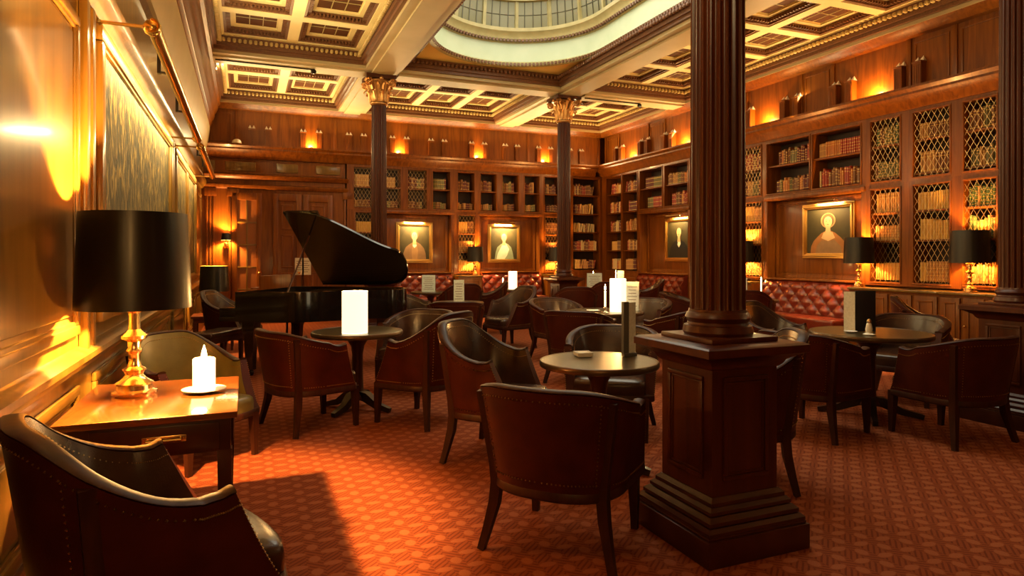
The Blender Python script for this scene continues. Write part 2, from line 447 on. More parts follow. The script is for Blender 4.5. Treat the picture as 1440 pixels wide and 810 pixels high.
def coffers(x0, x1, y0, y1, nx, ny, mb):
    mg = .20; rib = .16
    X0, X1_, Y0, Y1 = x0 + mg, x1 - mg, y0 + mg, y1 - mg
    # flat margin
    for lo, hi in (((x0, y0), (x1, Y0)), ((x0, Y1), (x1, y1)), ((x0, Y0), (X0, Y1)), ((X1_, Y0), (x1, Y1))):
        mb.box((lo[0], lo[1], CZ), (hi[0], hi[1], CZ + .03), 0)
    cw = (X1_ - X0 - rib * (nx - 1)) / nx; ch = (Y1 - Y0 - rib * (ny - 1)) / ny
    for i in range(1, nx):
        xx = X0 + i * cw + (i - 1) * rib; mb.box((xx, Y0, CZ), (xx + rib, Y1, CZ + .24), 0)
    for j in range(1, ny):
        yy = Y0 + j * ch + (j - 1) * rib
        for i in range(nx):
            xx = X0 + i * (cw + rib); mb.box((xx, yy, CZ), (xx + cw, yy + rib, CZ + .24), 0)
    for i in range(nx):
        for j in range(ny):
            a0, c0 = X0 + i * (cw + rib), Y0 + j * (ch + rib); a1, c1 = a0 + cw, c0 + ch
            def ring(ins, t, z0, z1, m):
                p0, p1, q0, q1 = a0 + ins, a1 - ins, c0 + ins, c1 - ins
                mb.box((p0, q0, z0), (p1, q0 + t, z1), m); mb.box((p0, q1 - t, z0), (p1, q1, z1), m)
                mb.box((p0, q0 + t, z0), (p0 + t, q1 - t, z1), m); mb.box((p1 - t, q0 + t, z0), (p1, q1 - t, z1), m)
            ring(0, .035, CZ + .015, CZ + .24, 1)      # carved brown sides
            ring(.035, .035, CZ + .07, CZ + .24, 1)
            ring(.07, .075, CZ + .10, CZ + .24, 0)      # cream step
            ring(.145, .02, CZ + .13, CZ + .24, 0)
            mb.box((a0 + .165, c0 + .165, CZ + .125), (a1 - .165, c1 - .165, CZ + .24), 2)
            k = max(2, int((cw - .33) / .17))
            for q in range(1, k):
                xx = a0 + .165 + q * (cw - .33) / k; mb.box((xx - .006, c0 + .165, CZ + .118), (xx + .006, c1 - .165, CZ + .13), 3)
            mb.box((a0 + .165, (c0 + c1) / 2 - .006, CZ + .118), (a1 - .165, (c0 + c1) / 2 + .006, CZ + .13), 3)
            # beads round the carved side
            for (p, q, r_, s_) in ((a0 + .04, a1 - .04, c0 + .06, c1 - .06),):
                n = int((q - p) / .05)
                for w in range(n):
                    xx = p + (w + .5) * (q - p) / n
                    for yy in (r_, s_):
                        mb.box((xx - .012, yy - .034, CZ + .035), (xx + .012, yy + .034, CZ + .07), 1)
                n = int((s_ - r_) / .05)
                for w in range(n):
                    yy = r_ + (w + .5) * (s_ - r_) / n
                    for xx in (p + .02, q - .02):
                        mb.box((xx - .034, yy - .012, CZ + .035), (xx + .034, yy + .012, CZ + .07), 1)
n_ = 5
for (x0, x1, nx) in ((XA0, XA1, 2), (XB0, XB1, 3), (XC0, XC1 - .06, 2)):
    for (y0, y1, ny) in ((YF + .1, 2.3, 4), (2.9, YC - .3, 7), (YC + .3, YB - .12, 2)):
        if x0 == XB0 and ny == 7:
            continue
        cb = MB(); coffers(x0, x1, y0, y1, nx, ny, cb)
        struct(cb, f'trim_{n_}', ['ceiling_cream', 'carved_brown', 'coffer_brown', 'moulding_olive'], 'block of cream coffers with dark panels'); n_ += 1
        struct(bay_edge(x0, x1, y0, y1), f'trim_{n_}', ['carved_brown', 'bead_gold'], 'carved moulding with a bead row round a ceiling bay'); n_ += 1
# the middle bay with the oval opening
struct(bay_edge(XB0, XB1, 2.9, YC - .3), f'trim_{n_}', ['carved_brown', 'carved_brown'], 'dark carved moulding round the skylight bay'); n_ += 1
b = MB()
inner = stadium(R0, CZ)
def to_rect(p):
    x, y = p[0] - HX, p[1]
    x0, x1, y0, y1 = XB0, XB1, 2.9, YC - .3
    cy = max(CYS[0], min(CYS[1], y)); d = Vector((x, y - cy)).normalized()
    ts = []
    if abs(d.x) > 1e-6: ts.append(((x1 if d.x > 0 else x0) - HX) / d.x)
    if abs(d.y) > 1e-6: ts.append(((y1 if d.y > 0 else y0) - cy) / d.y)
    t = min(ts)
    return (HX + d.x * t, cy + d.y * t, CZ)
N = len(inner)
outer = [to_rect(p) for p in inner]
vs = inner + outer
b.add(vs, [(i, (i + 1) % N, N + (i + 1) % N, N + i) for i in range(N)])
def quadcorner(ix, iy):
    c = (XB0 if ix < 0 else XB1, 2.9 if iy < 0 else YC - .3, CZ)
    best = [p for p in outer if abs(p[0] - c[0]) < 1e-4 and abs(p[1] - c[1]) < 1.4] , [p for p in outer if abs(p[1] - c[1]) < 1e-4 and abs(p[0] - c[0]) < 1.6]
    if best[0] and best[1]:
        pa = min(best[0], key=lambda p: abs(p[1] - c[1])); pb = min(best[1], key=lambda p: abs(p[0] - c[0]))
        b.add([c, pa, pb], [(0, 1, 2)])
for ix in (-1, 1):
    for iy in (-1, 1): quadcorner(ix, iy)
struct(b, f'trim_{n_}', 'ceiling_yellow', 'yellow painted panel round the oval skylight'); n_ += 1
def ringband(rz, mat, name, label):
    """rings of the stadium: list of (radius, z)"""
    global n_
    q = MB(); q.loft([stadium(r, z) for r, z in rz], 0, True, True, False)
    return struct(q, name, mat, label)
ringband([(R0, CZ), (R0, CZ + .44)], 'drum_green', f'trim_{n_}', 'pale green drum under the skylight'); n_ += 1
q = MB()
q.loft([stadium(r, z) for r, z in ((R0 + .02, CZ - .03), (R0 - .05, CZ - .03), (R0 - .06, CZ + .02), (R0 - .03, CZ + .05), (R0 - .002, CZ + .055))], 0, False, True, False)
q.loft([stadium(r, z) for r, z in ((R0 - .002, CZ + .38), (R0 - .07, CZ + .43), (R0 - .08, CZ + .50), (R0 - .13, CZ + .55), (R0 - .13, CZ + .61), (R0 - .03, CZ + .63))], 0, False, True, False)
def along(r, z, step):
    pts = [Vector(p) for p in stadium(r, z, 40)]; pts.append(pts[0]); out = []; acc = 0
    for i in range(len(pts) - 1):
        L_ = (pts[i + 1] - pts[i]).length
        if L_ < 1e-6: continue
        while acc <= L_:
            out.append((pts[i].lerp(pts[i + 1], acc / L_), (pts[i + 1] - pts[i]).normalized())); acc += step
        acc -= L_
    return out
for r, z, h in ((R0 - .065, CZ - .005, .022), (R0 - .055, CZ + .415, .022)):
    for p, d in along(r, z, .066):
        n2 = Vector((-d.y, d.x, 0))
        def mpp(x, y, zz, p=p, d=d, n2=n2): return tuple(p + d * x + n2 * y + Vector((0, 0, zz)))
        q.box((-.02, -.022, -h), (.02, .022, h), 1, mpp)
struct(q, f'trim_{n_}', ['moulding_olive', 'carved_brown'], 'dentilled mouldings of the skylight drum'); n_ += 1
# skylight glazing
sk = empty('skylight', 'long oval leaded glass skylight with rounded ends in the ceiling', 'skylight', (HX, 6.75, CZ + .6))
off = (HX, 6.75, CZ + .6)
q = MB(); q.loft([stadium(r, z) for r, z in ((R0 - .04, CZ + .62), (R0 - .10, CZ + 1.08))], 0, False, True, False); q.build('lower_panes', 'glass_low', sk, off=off)
q = MB(); q.loft([stadium(r, z) for r, z in ((R0 - .12, CZ + 1.10), (R0 - .55, CZ + 1.52), (.25, CZ + 1.72))], 0, False, True, True); q.build('upper_panes', 'glass_top', sk, off=off)
q = MB()
q.loft([stadium(r, z) for r, z in ((R0 - .07, CZ + 1.06), (R0 - .16, CZ + 1.07), (R0 - .16, CZ + 1.12), (R0 - .09, CZ + 1.13))], 0, False, True, False)
k = 0
for p, d in along(R0 - .05, 0, .1478):
    n2 = Vector((-d.y, d.x, 0)); big = k % 4 == 0; k += 1
    w = .028 if big else .006
    def P_(ins, z): return Vector((p.x, p.y, z)) + n2 * ins
    a_ = [P_(.0, CZ + .6), P_(.055, CZ + 1.1)]
    q.tube(a_, w, 4, 0 if big else 1, True)
    q.tube([P_(.075, CZ + 1.1), P_(.50, CZ + 1.50)], w * .9, 4, 0 if big else 1, True)
q.loft([stadium(r, z) for r, z in ((R0 - .065, CZ + .84), (R0 - .075, CZ + .85), (R0 - .08, CZ + .85), (R0 - .075, CZ + .84))], 1, False, True, False, True)
q.build('glazing_bars', ['moulding_olive', 'lead'], sk, off=off)

# ---------------------------------------------------------------- cornices and frieze of the back and right walls
def ledge(mp, u0, u1, name, label):
    q = MB()
    run(q, mp, u0, u1, [(-.34, 3.40), (.02, 3.40), (.05, 3.45), (.06, 3.49), (.13, 3.55), (.15, 3.57), (.15, 3.60), (.20, 3.64), (.20, 3.67), (-.34, 3.67)])
    struct(q, name, 'wood', label)
ledge(mapB, XL, XR - .2, f'trim_{n_}', 'wooden cornice ledge above the back bookcases'); n_ += 1
ledge(mapR, YF, YB + .34, f'trim_{n_}', 'wooden cornice ledge above the wall bookcases'); n_ += 1
q = MB(); run(q, mapB, XL, XR, [(-.3, 4.40), (0, 4.40), (.03, 4.44), (.06, 4.46), (.10, 4.50), (-.3, 4.5)]); struct(q, f'trim_{n_}', 'wood', 'crown moulding of the back wall'); n_ += 1
q = MB(); run(q, mapR, YF, YB, [(-.3, 4.40), (0, 4.40), (.03, 4.44), (.06, 4.46), (.10, 4.50), (-.3, 4.5)]); struct(q, f'trim_{n_}', 'wood', 'crown moulding of the wall beside the pier'); n_ += 1

def frieze(mp, u0, u1, glows, name, label, offs, plain):
    """panelled attic with short fluted pilasters carrying pairs of pale pyramids beside each uplight"""
    q = MB(); q.box((u0, 3.67, -.30), (u1, 4.42, -.12), 0, mp)
    st = .62; n = int((u1 - u0) / st)
    for i in range(n + 1):
        u = u0 + (u1 - u0) * i / n
        if min([abs(u - g) for g in list(glows) + plain]) < .36: continue
        q.bevbox((u - .035, 3.67, -.12), (u + .035, 4.40, -.095), .008, 0, mp)
        if i < n and min([abs(u + st / 2 - g) for g in list(glows) + plain]) > .62:
            frame(q, mp, u + .07, u + st - .07, 3.74, 4.34, -.12, .025, .012)
    f = struct(q, name, 'wood', label)
    for g in list(glows) + plain:
        for sgn in (-1, 1):
            for k in offs:
                c = g + sgn * k
                if not u0 + .1 < c < u1 - .1: continue
                df = .045 if offs[0] > .3 else 0  # extra depth shaped to box in the uplight glow
                p = MB(); p.box((c - .06, 3.67, -.12), (c + .06, 4.02, -.06 + df), 0, mp)
                for z in range(4): p.box((c - .05 + z * .028, 3.70, -.06 + df), (c - .038 + z * .028, 3.99, -.054 + df), 0, mp)
                p.bevbox((c - .07, 4.02, -.12), (c + .07, 4.04, -.045 + df), .005, 0, mp)
                pl = p.build('pilaster', 'wood', f)
                o = MB()
                for d in (-.036, .036):
                    base = [(c + d - .033, 4.04, -.118), (c + d + .033, 4.04, -.118), (c + d + .033, 4.04, -.05), (c + d - .033, 4.04, -.05), (c + d, 4.115, -.10)]
                    o.add([mp(*t) for t in base], [(0, 1, 2, 3), (0, 1, 4), (1, 2, 4), (2, 3, 4), (3, 0, 4)])
                o.build('finial', 'white_china', pl)
    return f
GB = [bx(438), bx(563), bx(674), bx(768)]
GR = [ry(1225), ry(1074), ry(958), ry(884), 3.3, 0.6]
frieze(mapB, XL, XR - .02, GB, f'trim_{n_}', 'panelled wooden frieze above the back ledge', (.16,), [bx(366), bx(502), bx(617), bx(721), bx(812)]); n_ += 1
frieze(mapR, YF, YB - .02, GR, f'trim_{n_}', 'panelled wooden frieze above the ledge of the book wall', (.40, .68), []); n_ += 1
def uplight(mp, u, label, power):
    loc = mp(u, 3.67, -.055)
    t = empty('uplight', label, 'light', loc)
    q = MB(); q.lathe([(.035, 0), (.035, .01), (.025, .015), (.03, .035), (.034, .05), (.026, .04)], 14); q.build('housing', 'dull_brass', t)
    q = MB(); q.lathe([(.024, .036), (.024, .042)], 14); q.build('lens', 'uplight_lens', t)
    p = mp(u, 3.75, -.02)
    light('POINT', 'uplight_glow', p, power, WARM, .03)
names = ['above the grand piano', 'behind the far left column', 'above the fair portrait on the back wall', 'beside the far right column']
for g, nm in zip(GB, names):
    uplight(mapB, g, 'small brass uplight on the back cornice ledge ' + nm, 42)
names = ['above the mesh bookcases', 'above the lady in orange portrait', 'beside the foreground column', 'nearest the back corner', 'behind the pier', 'farthest from the back corner']
for g, nm in zip(GR, names):
    uplight(mapR, g, 'small brass uplight on the long book wall ledge ' + nm, 55)

# ---------------------------------------------------------------- door end of the back wall
q = MB()
q.box((XL, 0, -.34), (bx(486), 3.4, -.06), 0, mapB)
run(q, mapB, XL, bx(490), [(-.06, 2.98), (.0, 2.98), (.02, 3.01), (.05, 3.03), (.06, 3.06), (0, 3.08), (-.06, 3.08)])
run(q, mapB, XL, bx(490), [(-.06, 2.78), (-.02, 2.78), (.01, 2.82), (.01, 2.86), (-.06, 2.88)])
frame(q, mapB, XL + .1, bx(484), 3.10, 3.38, -.06, .02, .015)
for u0, u1 in ((-.65, -.55), (-.36, .22), (.62, 1.05), (1.42, 1.92)):
    q.bevbox((u0, 3.15, -.06), (u1, 3.33, -.035), .01, 1, mapB)  # blocks take the lit wood, their glow is in the colour
for u in (-.72, -.30, 2.0):
    for k in range(3):
        q.bevbox((u + k * .06, .2, -.06), (u + k * .06 + .045, 2.78, -.02), .012, 0, mapB)
    q.bevbox((u - .03, 2.62, -.06), (u + .2, 2.78, .0), .015, 0, mapB)
struct(q, f'trim_{n_}', ['wood', 'wood_lit'], 'wooden door surround with fluted pilasters and entablature'); n_ += 1
def door(u0, u1, name, label, glazed):
    c = mapB((u0 + u1) / 2, 0, -.04)
    q = MB(); w = -.05
    for lo, hi in (((u0, 0), (u0 + .10, 2.7)), ((u1 - .10, 0), (u1, 2.7)), ((u0 + .1, 2.55), (u1 - .1, 2.7)), ((u0 + .1, 0), (u1 - .1, .25))):
        q.bevbox((lo[0], lo[1], w), (hi[0], hi[1], w + .05), .008, 0, mapB)
    o = q.build(name, 'wood', loc=c, off=c); o['kind'] = 'structure'; o['label'] = label
    g = MB(); g.box((u0 + .1, .25, w + .005), (u1 - .1, 2.55, w + .02), 0, mapB); g.build('pane' if glazed else 'door_panel', 'pane_amber' if glazed else 'wood', o, off=c)
    mu = MB()
    if glazed:
        for k in range(1, 2): mu.bevbox(((u0 + u1) / 2 - .015, .25, w + .015), ((u0 + u1) / 2 + .015, 2.55, w + .04), .005, 0, mapB)
        for k in range(1, 5): mu.bevbox((u0 + .1, .25 + k * .46 - .015, w + .015), (u1 - .1, .25 + k * .46 + .015, w + .042), .005, 0, mapB)
    else:
        for a, c2 in ((.32, 1.05), (1.15, 1.85), (1.95, 2.48)): frame(mu, mapB, u0 + .16, u1 - .16, a, c2, w + .015, .035, .018)
    mu.build('glazing_bar' if glazed else 'panel_moulding', 'wood_lit' if glazed else 'wood', o, off=c)  # glazing bars take the lit wood: sconce light painted into their colour
    h = MB(); p = mapB(u1 - .05, 1.05, .0); h.lathe([(.02, 0), (.02, .01)], 10, c=p); h.sphere((p[0], p[1] - .04, p[2]), .028); h.tube([p, (p[0], p[1] - .04, p[2])], .01); h.build('door_knob', 'brass', o, off=c)
    return o
base_mat('pane_amber', (.24, .075, .014), .4)
door(bx(326), bx(368), 'door_1', 'glazed wooden door with ten amber panes behind the piano', True)
door(bx(384), bx(424), 'door_2', 'panelled wooden door leaf beside the glazed door', False)
door(bx(427), bx(468), 'door_3', 'panelled wooden door leaf nearest the bookcases', False)
def notice(u, label):
    q = MB(); q.box((u - .09, 1.0, .0), (u + .09, 1.36, .004), 0, mapB)
    for k in range(6): q.box((u - .06, 1.06 + k * .045, .004), (u + (.06 if k % 2 else .03), 1.072 + k * .045, .0045), 1, mapB)
    o = q.build('paper_notice', ['paper', 'carved_brown']); tag(o, label, 'notice')
notice(bx(421), 'small paper notice on the door leaf beside the glazed door')
notice(bx(431), 'small paper notice on the door leaf nearest the bookcases')
# ================================================================ BOOKCASES
SHELF_ROWS = []                                    # (mp, u0, u1, z, height, case label, row name, palette)
def lattice_mesh(q, mp, u0, u1, v0, v1, w, pitch=.08):
    k = 1.75                                        # slope of the wires
    W_, H_ = u1 - u0, v1 - v0
    for sgn in (1, -1):
        c = -H_ / k
        while c < W_:
            pts = []
            for (uu, vv) in ((c, 0), (c + H_ / k, H_)):
                pts.append((uu, vv))
            (a0, b0), (a1, b1) = pts
            if a0 < 0: b0 += -a0 * k; a0 = 0
            if a1 > W_: b1 -= (a1 - W_) * k; a1 = W_
            if a1 - a0 > .01:
                if sgn < 0: a0, a1 = W_ - a0, W_ - a1
                q.tube([mp(u0 + a0, v0 + b0, w), mp(u0 + a1, v0 + b1, w)], .0019, 4, 0, True)
            c += pitch
def bookcase(mp, u0, u1, o0, o1, v0, v1, shelves, mesh, label, palette=None, group=None, deep=.33):
    base = mp((u0 + u1) / 2, v0, -.16)
    t = empty('bookcase', label, 'bookcase', base, 0, group)
    q = MB()
    q.box((u0, v0, -deep), (o0, v1, 0), 0, mp); q.box((o1, v0, -deep), (u1, v1, 0), 0, mp)
    q.box((o0, v1 - .07, -deep), (o1, v1, 0), 0, mp); q.box((o0, v0, -deep), (o1, v0 + .05, 0), 0, mp)
    frame(q, mp, o0 - .025, o1 + .025, v0 + .03, v1 - .045, 0, .022, .012)
    q.build('carcass', 'wood', t, off=base)
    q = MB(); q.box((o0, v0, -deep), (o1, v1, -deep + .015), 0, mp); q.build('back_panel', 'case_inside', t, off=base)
    for i, z in enumerate(shelves):
        if z > v0 + .08:
            q = MB(); q.bevbox((o0, z - .026, -deep + .015), (o1, z, -.02), .004, 0, mp); q.build('shelf', 'wood', t, off=base)
        top = (shelves[i + 1] - .03) if i + 1 < len(shelves) else v1 - .07
        SHELF_ROWS.append((mp, o0 + .012, o1 - .012, max(z, v0 + .05), top - max(z, v0 + .05), label, i, len(shelves), palette))
    if mesh:
        q = MB(); lattice_mesh(q, mp, o0, o1, v0 + .05, v1 - .07, -.008)
        q.build('wire_mesh', 'wire', t, off=base)
    return t
def ordinal(i): return ['first', 'second', 'third', 'fourth', 'fifth', 'sixth', 'seventh', 'eighth', 'ninth'][i]
UP0, UP1 = 2.42, 3.41
ups = [(498, 525), (532, 563), (574, 600), (609, 633), (644, 667), (676, 698), (707, 729), (738, 758), (766, 787)]
gaps = [488] + [(ups[i][1] + ups[i + 1][0]) / 2 for i in range(len(ups) - 1)] + [797]
for i, (a, c) in enumerate(ups):
    bookcase(mapB, bx(gaps[i]), bx(gaps[i + 1]), bx(a), bx(c), UP0, UP1, [2.49, 2.93], i < 3,
             f'{ordinal(i)} upper back wall bookcase from the door', 'dull')
lows = [(0, 488, 531, 500, 525), (4, 638.5, 671.5, 645, 668), (8, 762, 797, 767, 790)]
for (i, g0, g1, a, c) in lows:
    bookcase(mapB, bx(g0), bx(g1), bx(a), bx(c), .98, UP0, [1.06, 1.50, 1.93], True,
             f'{ordinal(lows.index((i, g0, g1, a, c)))} lower back wall mesh bookcase from the door', 'goldish')
bookcase(mapB, bx(797), XR - .0, bx(806), bx(843), 1.0, UP1, [1.08, 1.54, 2.0, 2.46, 2.93], False, 'tall corner bookcase on the back wall', 'red')
bookcase(mapR, ry(874.8), YB - .02, ry(873.5), ry(853), 1.0, UP1, [1.08, 1.54, 2.0, 2.46, 2.93], False, 'tall long wall bookcase nearest the corner', 'red')
bookcase(mapR, ry(898), ry(874.8), ry(896), ry(876), 1.0, UP1, [1.08, 1.54, 2.0, 2.46, 2.93], False, 'tall long wall bookcase second from the corner', 'red')
bookcase(mapR, ry(933), ry(898), ry(931), ry(900), UP0, UP1, [2.49, 2.93], False, 'open bookcase above dark portrait, corner side', 'mixed')
bookcase(mapR, ry(970), ry(933), ry(967), ry(935), UP0, UP1, [2.49, 2.93], False, 'open bookcase above dark portrait, column side', 'mixed')
bookcase(mapR, ry(1075), ry(1034), ry(1070), ry(1039), UP0, UP1, [2.49, 2.95], True, 'narrow upper mesh bookcase beyond foreground column', 'mixed')
bookcase(mapR, ry(1075), ry(1034), ry(1071), ry(1041), .98, UP0, [1.06, 1.62, 2.02], True, 'narrow lower mesh bookcase beyond foreground column', 'goldish')
bookcase(mapR, ry(1140.5), ry(1075), ry(1138), ry(1079), UP0, UP1, [2.49, 2.95], False, 'open bookcase above orange lady, corner side', 'mixed')
bookcase(mapR, ry(1217), ry(1140.5), ry(1210), ry(1143), UP0, UP1, [2.49, 2.95], False, 'open bookcase above orange lady, pier side', 'bright')
meshes = [(1217, 1275, 1225, 1265), (1275, 1345.5, 1285, 1335), (1345.5, 1413, 1356, 1401), (1413, 1500, 1424, 1488)]
for i, (g0, g1, a, c) in enumerate(meshes):
    nm = ['beside the orange lady', 'amid the mesh row', 'against the pier', 'beyond the pier'][i]
    bookcase(mapR, ry(g1), ry(g0), ry(c), ry(a), UP0, UP1, [2.52, 2.98], True, 'upper wire mesh bookcase ' + nm, ['olive', 'brown', 'olive', 'brown'][i])
    bookcase(mapR, ry(g1), ry(g0), ry(c), ry(a), .98, UP0, [1.06, 1.62, 2.02], True, 'lower wire mesh bookcase ' + nm, ['gold', 'gold', 'greengold', 'gold'][i])

# ---------------------------------------------------------------- the books
PAL = {'dull': ['brown', 'brown', 'olive', 'tan', 'dark red'], 'goldish': ['gold', 'gold', 'tan', 'brown'], 'red': ['red', 'tan', 'brown', 'cream', 'orange', 'dark red', 'gold'],
       'mixed': ['brown', 'red', 'tan', 'dark red', 'olive', 'orange'], 'bright': ['red', 'tan', 'orange', 'dark red', 'brown', 'cream'],
       'olive': ['olive', 'brown', 'tan', 'green'], 'brown': ['brown', 'brown', 'dark red', 'tan'], 'gold': ['gold', 'gold', 'tan'], 'greengold': ['gold', 'green', 'tan', 'gold']}
def book_mb(bands):
    q = MB(); n = 5
    sec = []
    for i in range(n + 1):
        a = PI * i / n; sec.append((.5 - .5 * math.cos(a), .10 - .10 * math.sin(a)))
    out = sec + [(1, 1), (0, 1)]
    q.loft([[(x, y, z) for x, y in out] for z in (0, 1)], 0, False, True, False)
    # boards stand a little proud of the leaves
    for z in (0, .975):
        q.add([(x, y, 0.0 if z == 0 else 1.0) for x, y in out], [tuple(range(len(out)))], 0)
    q.add([(.12, .14, 1.0005), (.88, .14, 1.0005), (.88, .98, 1.0005), (.12, .98, 1.0005)], [(0, 1, 2, 3)], 2)
    for z in bands:
        ring = [[(x * 1.0 + (x - .5) * .03, y - .012, zz) for x, y in sec] for zz in (z - .012, z + .012)]
        q.loft(ring, 1, True, False, False)
    return q
BK = {}
for c in BOOKC:
    for v, bands in enumerate(((.12, .3, .48, .66, .88), (.10, .74, .90))):
        BK[c, v] = book_mb(bands).mesh('book', ['book ' + c, 'book_gilt', 'page_cream'])
rb = random.Random(11)
places = []
ROWN = {2: ['lower', 'upper'], 3: ['bottom', 'middle', 'top'], 5: ['bottom', 'second lowest', 'middle', 'second highest', 'top']}
for (mp, u0, u1, z, hh, case, i, n, pal) in SHELF_ROWS:
    u = u0; pal_ = PAL[pal]; setc = None
    sets = pal in ('gold', 'goldish', 'brown') or rb.random() < .25
    left = 0
    fill = 1.0 if pal in ('gold', 'goldish', 'brown', 'olive', 'greengold') else rb.uniform(.8, 1.0)
    bh = min(hh * .86, rb.uniform(.24, .30))
    if n == 2 and i == 0 and pal == 'dull': bh *= .62
    while True:
        if left <= 0:
            c = rb.choice(pal_); left = rb.randint(5, 12) if sets else rb.randint(1, 3)
            wd = rb.uniform(.030, .045); vv = rb.randint(0, 1); h0 = bh * (rb.uniform(.86, 1.0) if sets else 1)
        w = wd if sets else rb.uniform(.024, .05)
        h = h0 * (rb.uniform(.985, 1.0) if sets else rb.uniform(.74, 1.0)); h = min(h, hh * .92)
        d = rb.uniform(.17, .20)
        if u + w > u0 + (u1 - u0) * fill: break
        lean = 0
        if pal == 'red' and rb.random() < .12 and u + w + h * .22 < u1: lean = .2
        x, y, zz = mp(u + (h * .2 if False else 0), z, -.045)
        D = SY * x + CYW * y
        places.append((w * h / D ** 2, mp, u, w, h, d, z, c, vv, lean, case, ROWN[n][i]))
        u += w + .0015 + (h * math.sin(lean) if lean else 0); left -= 1
places.sort(key=lambda p: -p[0])
rest = MB(); RESTC = {c: k for k, c in enumerate(BOOKC)}
for k, (_, mp, u, w, h, d, z, c, vv, lean, case, row) in enumerate(places):
    front = -.045 - rb.uniform(0, .012)
    if mp is mapB:
        loc = Vector(mapB(u, z, front)); rz = 0
    else:
        loc = Vector(mapR(u + w, z, front)); rz = -PI / 2
    tilt = lean if mp is mapB else lean
    if tilt:                                         # a leaning book pivots on its lower corner
        loc = Vector(mapB(u, z + w * math.sin(tilt) , front)) if mp is mapB else Vector(mapR(u + w + h * math.sin(tilt), z + w * math.sin(tilt), front))
    mat = Matrix.Translation(loc) @ Matrix.Rotation(rz, 4, 'Z') @ Matrix.Rotation(tilt, 4, 'Y') @ Matrix.Diagonal((w, d, h, 1))
    if k < 300:
        o = bpy.data.objects.new('book', BK[c, vv]); col.objects.link(o); o.matrix_world = mat
        g = f'{c} books, {row} shelf, {case}'
        tag(o, f'{c} leather book on {row} shelf of {case}', 'book', g)
    else:
        src = book_mb(()) if False else None
        pts = [mat @ Vector(p) for p in ((0, .08, 0), (.5, 0, 0), (1, .08, 0), (1, 1, 0), (0, 1, 0), (0, .08, 1), (.5, 0, 1), (1, .08, 1), (1, 1, 1), (0, 1, 1))]
        rest.add(pts, [(0, 1, 6, 5), (1, 2, 7, 6), (2, 3, 8, 7), (4, 0, 5, 9), (3, 4, 9, 8), (5, 6, 7, 8, 9)], RESTC[c])
        for zz in (.12, .5, .86):
            pb = [mat @ Vector(p) for p in ((-.01, .07, zz - .015), (.5, -.012, zz - .015), (1.01, .07, zz - .015), (-.01, .07, zz + .015), (.5, -.012, zz + .015), (1.01, .07, zz + .015))]
            rest.add(pb, [(0, 1, 4, 3), (1, 2, 5, 4)], len(RESTC))
o = rest.build('books', ['book ' + c for c in BOOKC] + ['book_gilt'])
tag(o, 'rows of old leather books filling the farther shelves of both walls', 'books', kind='stuff')

# one book lies open and aslant on the upper-left open shelf
# ---------------------------------------------------------------- panelled bays, paintings, picture lights
def painted_bay(mp, u0, u1, name, label):
    q = MB()
    q.box((u0, 0, -.34), (u1, UP0, -.20), 0, mp)
    field(q, mp, u0 + .08, u1 - .08, 1.02, 2.34, -.20)
    q.bevbox((u0, .0, -.20), (u0 + .07, UP0 - .07, .0), .012, 0, mp); q.bevbox((u1 - .07, .0, -.20), (u1, UP0 - .07, .0), .012, 0, mp)
    q.bevbox((u0, UP0 - .07, -.20), (u1, UP0, .02), .012, 0, mp)
    struct(q, name, 'wood', label)
painted_bay(mapB, bx(531), bx(638.5), f'trim_{n_}', 'recessed wooden panel bay of the brown coat portrait'); n_ += 1
painted_bay(mapB, bx(671.5), bx(762), f'trim_{n_}', 'recessed wooden panel bay of the fair portrait'); n_ += 1
painted_bay(mapR, ry(970), ry(898), f'trim_{n_}', 'recessed wooden panel bay of the dark man portrait'); n_ += 1
painted_bay(mapR, ry(1217), ry(1075), f'trim_{n_}', 'recessed wooden panel bay of the lady in orange'); n_ += 1
q = MB(); q.box((ry(1034), 0, -.34), (ry(970), UP1, -.02), 0, mapR)
field(q, mapR, ry(1030), ry(974), 1.05, 2.35, -.02); field(q, mapR, ry(1030), ry(974), 2.5, 3.3, -.02)
struct(q, f'trim_{n_}', 'wood', 'plain panelled pier of the book wall behind the foreground column'); n_ += 1
q = MB(); q.box((YF, 0, -.34), (ry(1500), UP1, -.02), 0, mapR); struct(q, f'trim_{n_}', 'wood'); n_ += 1

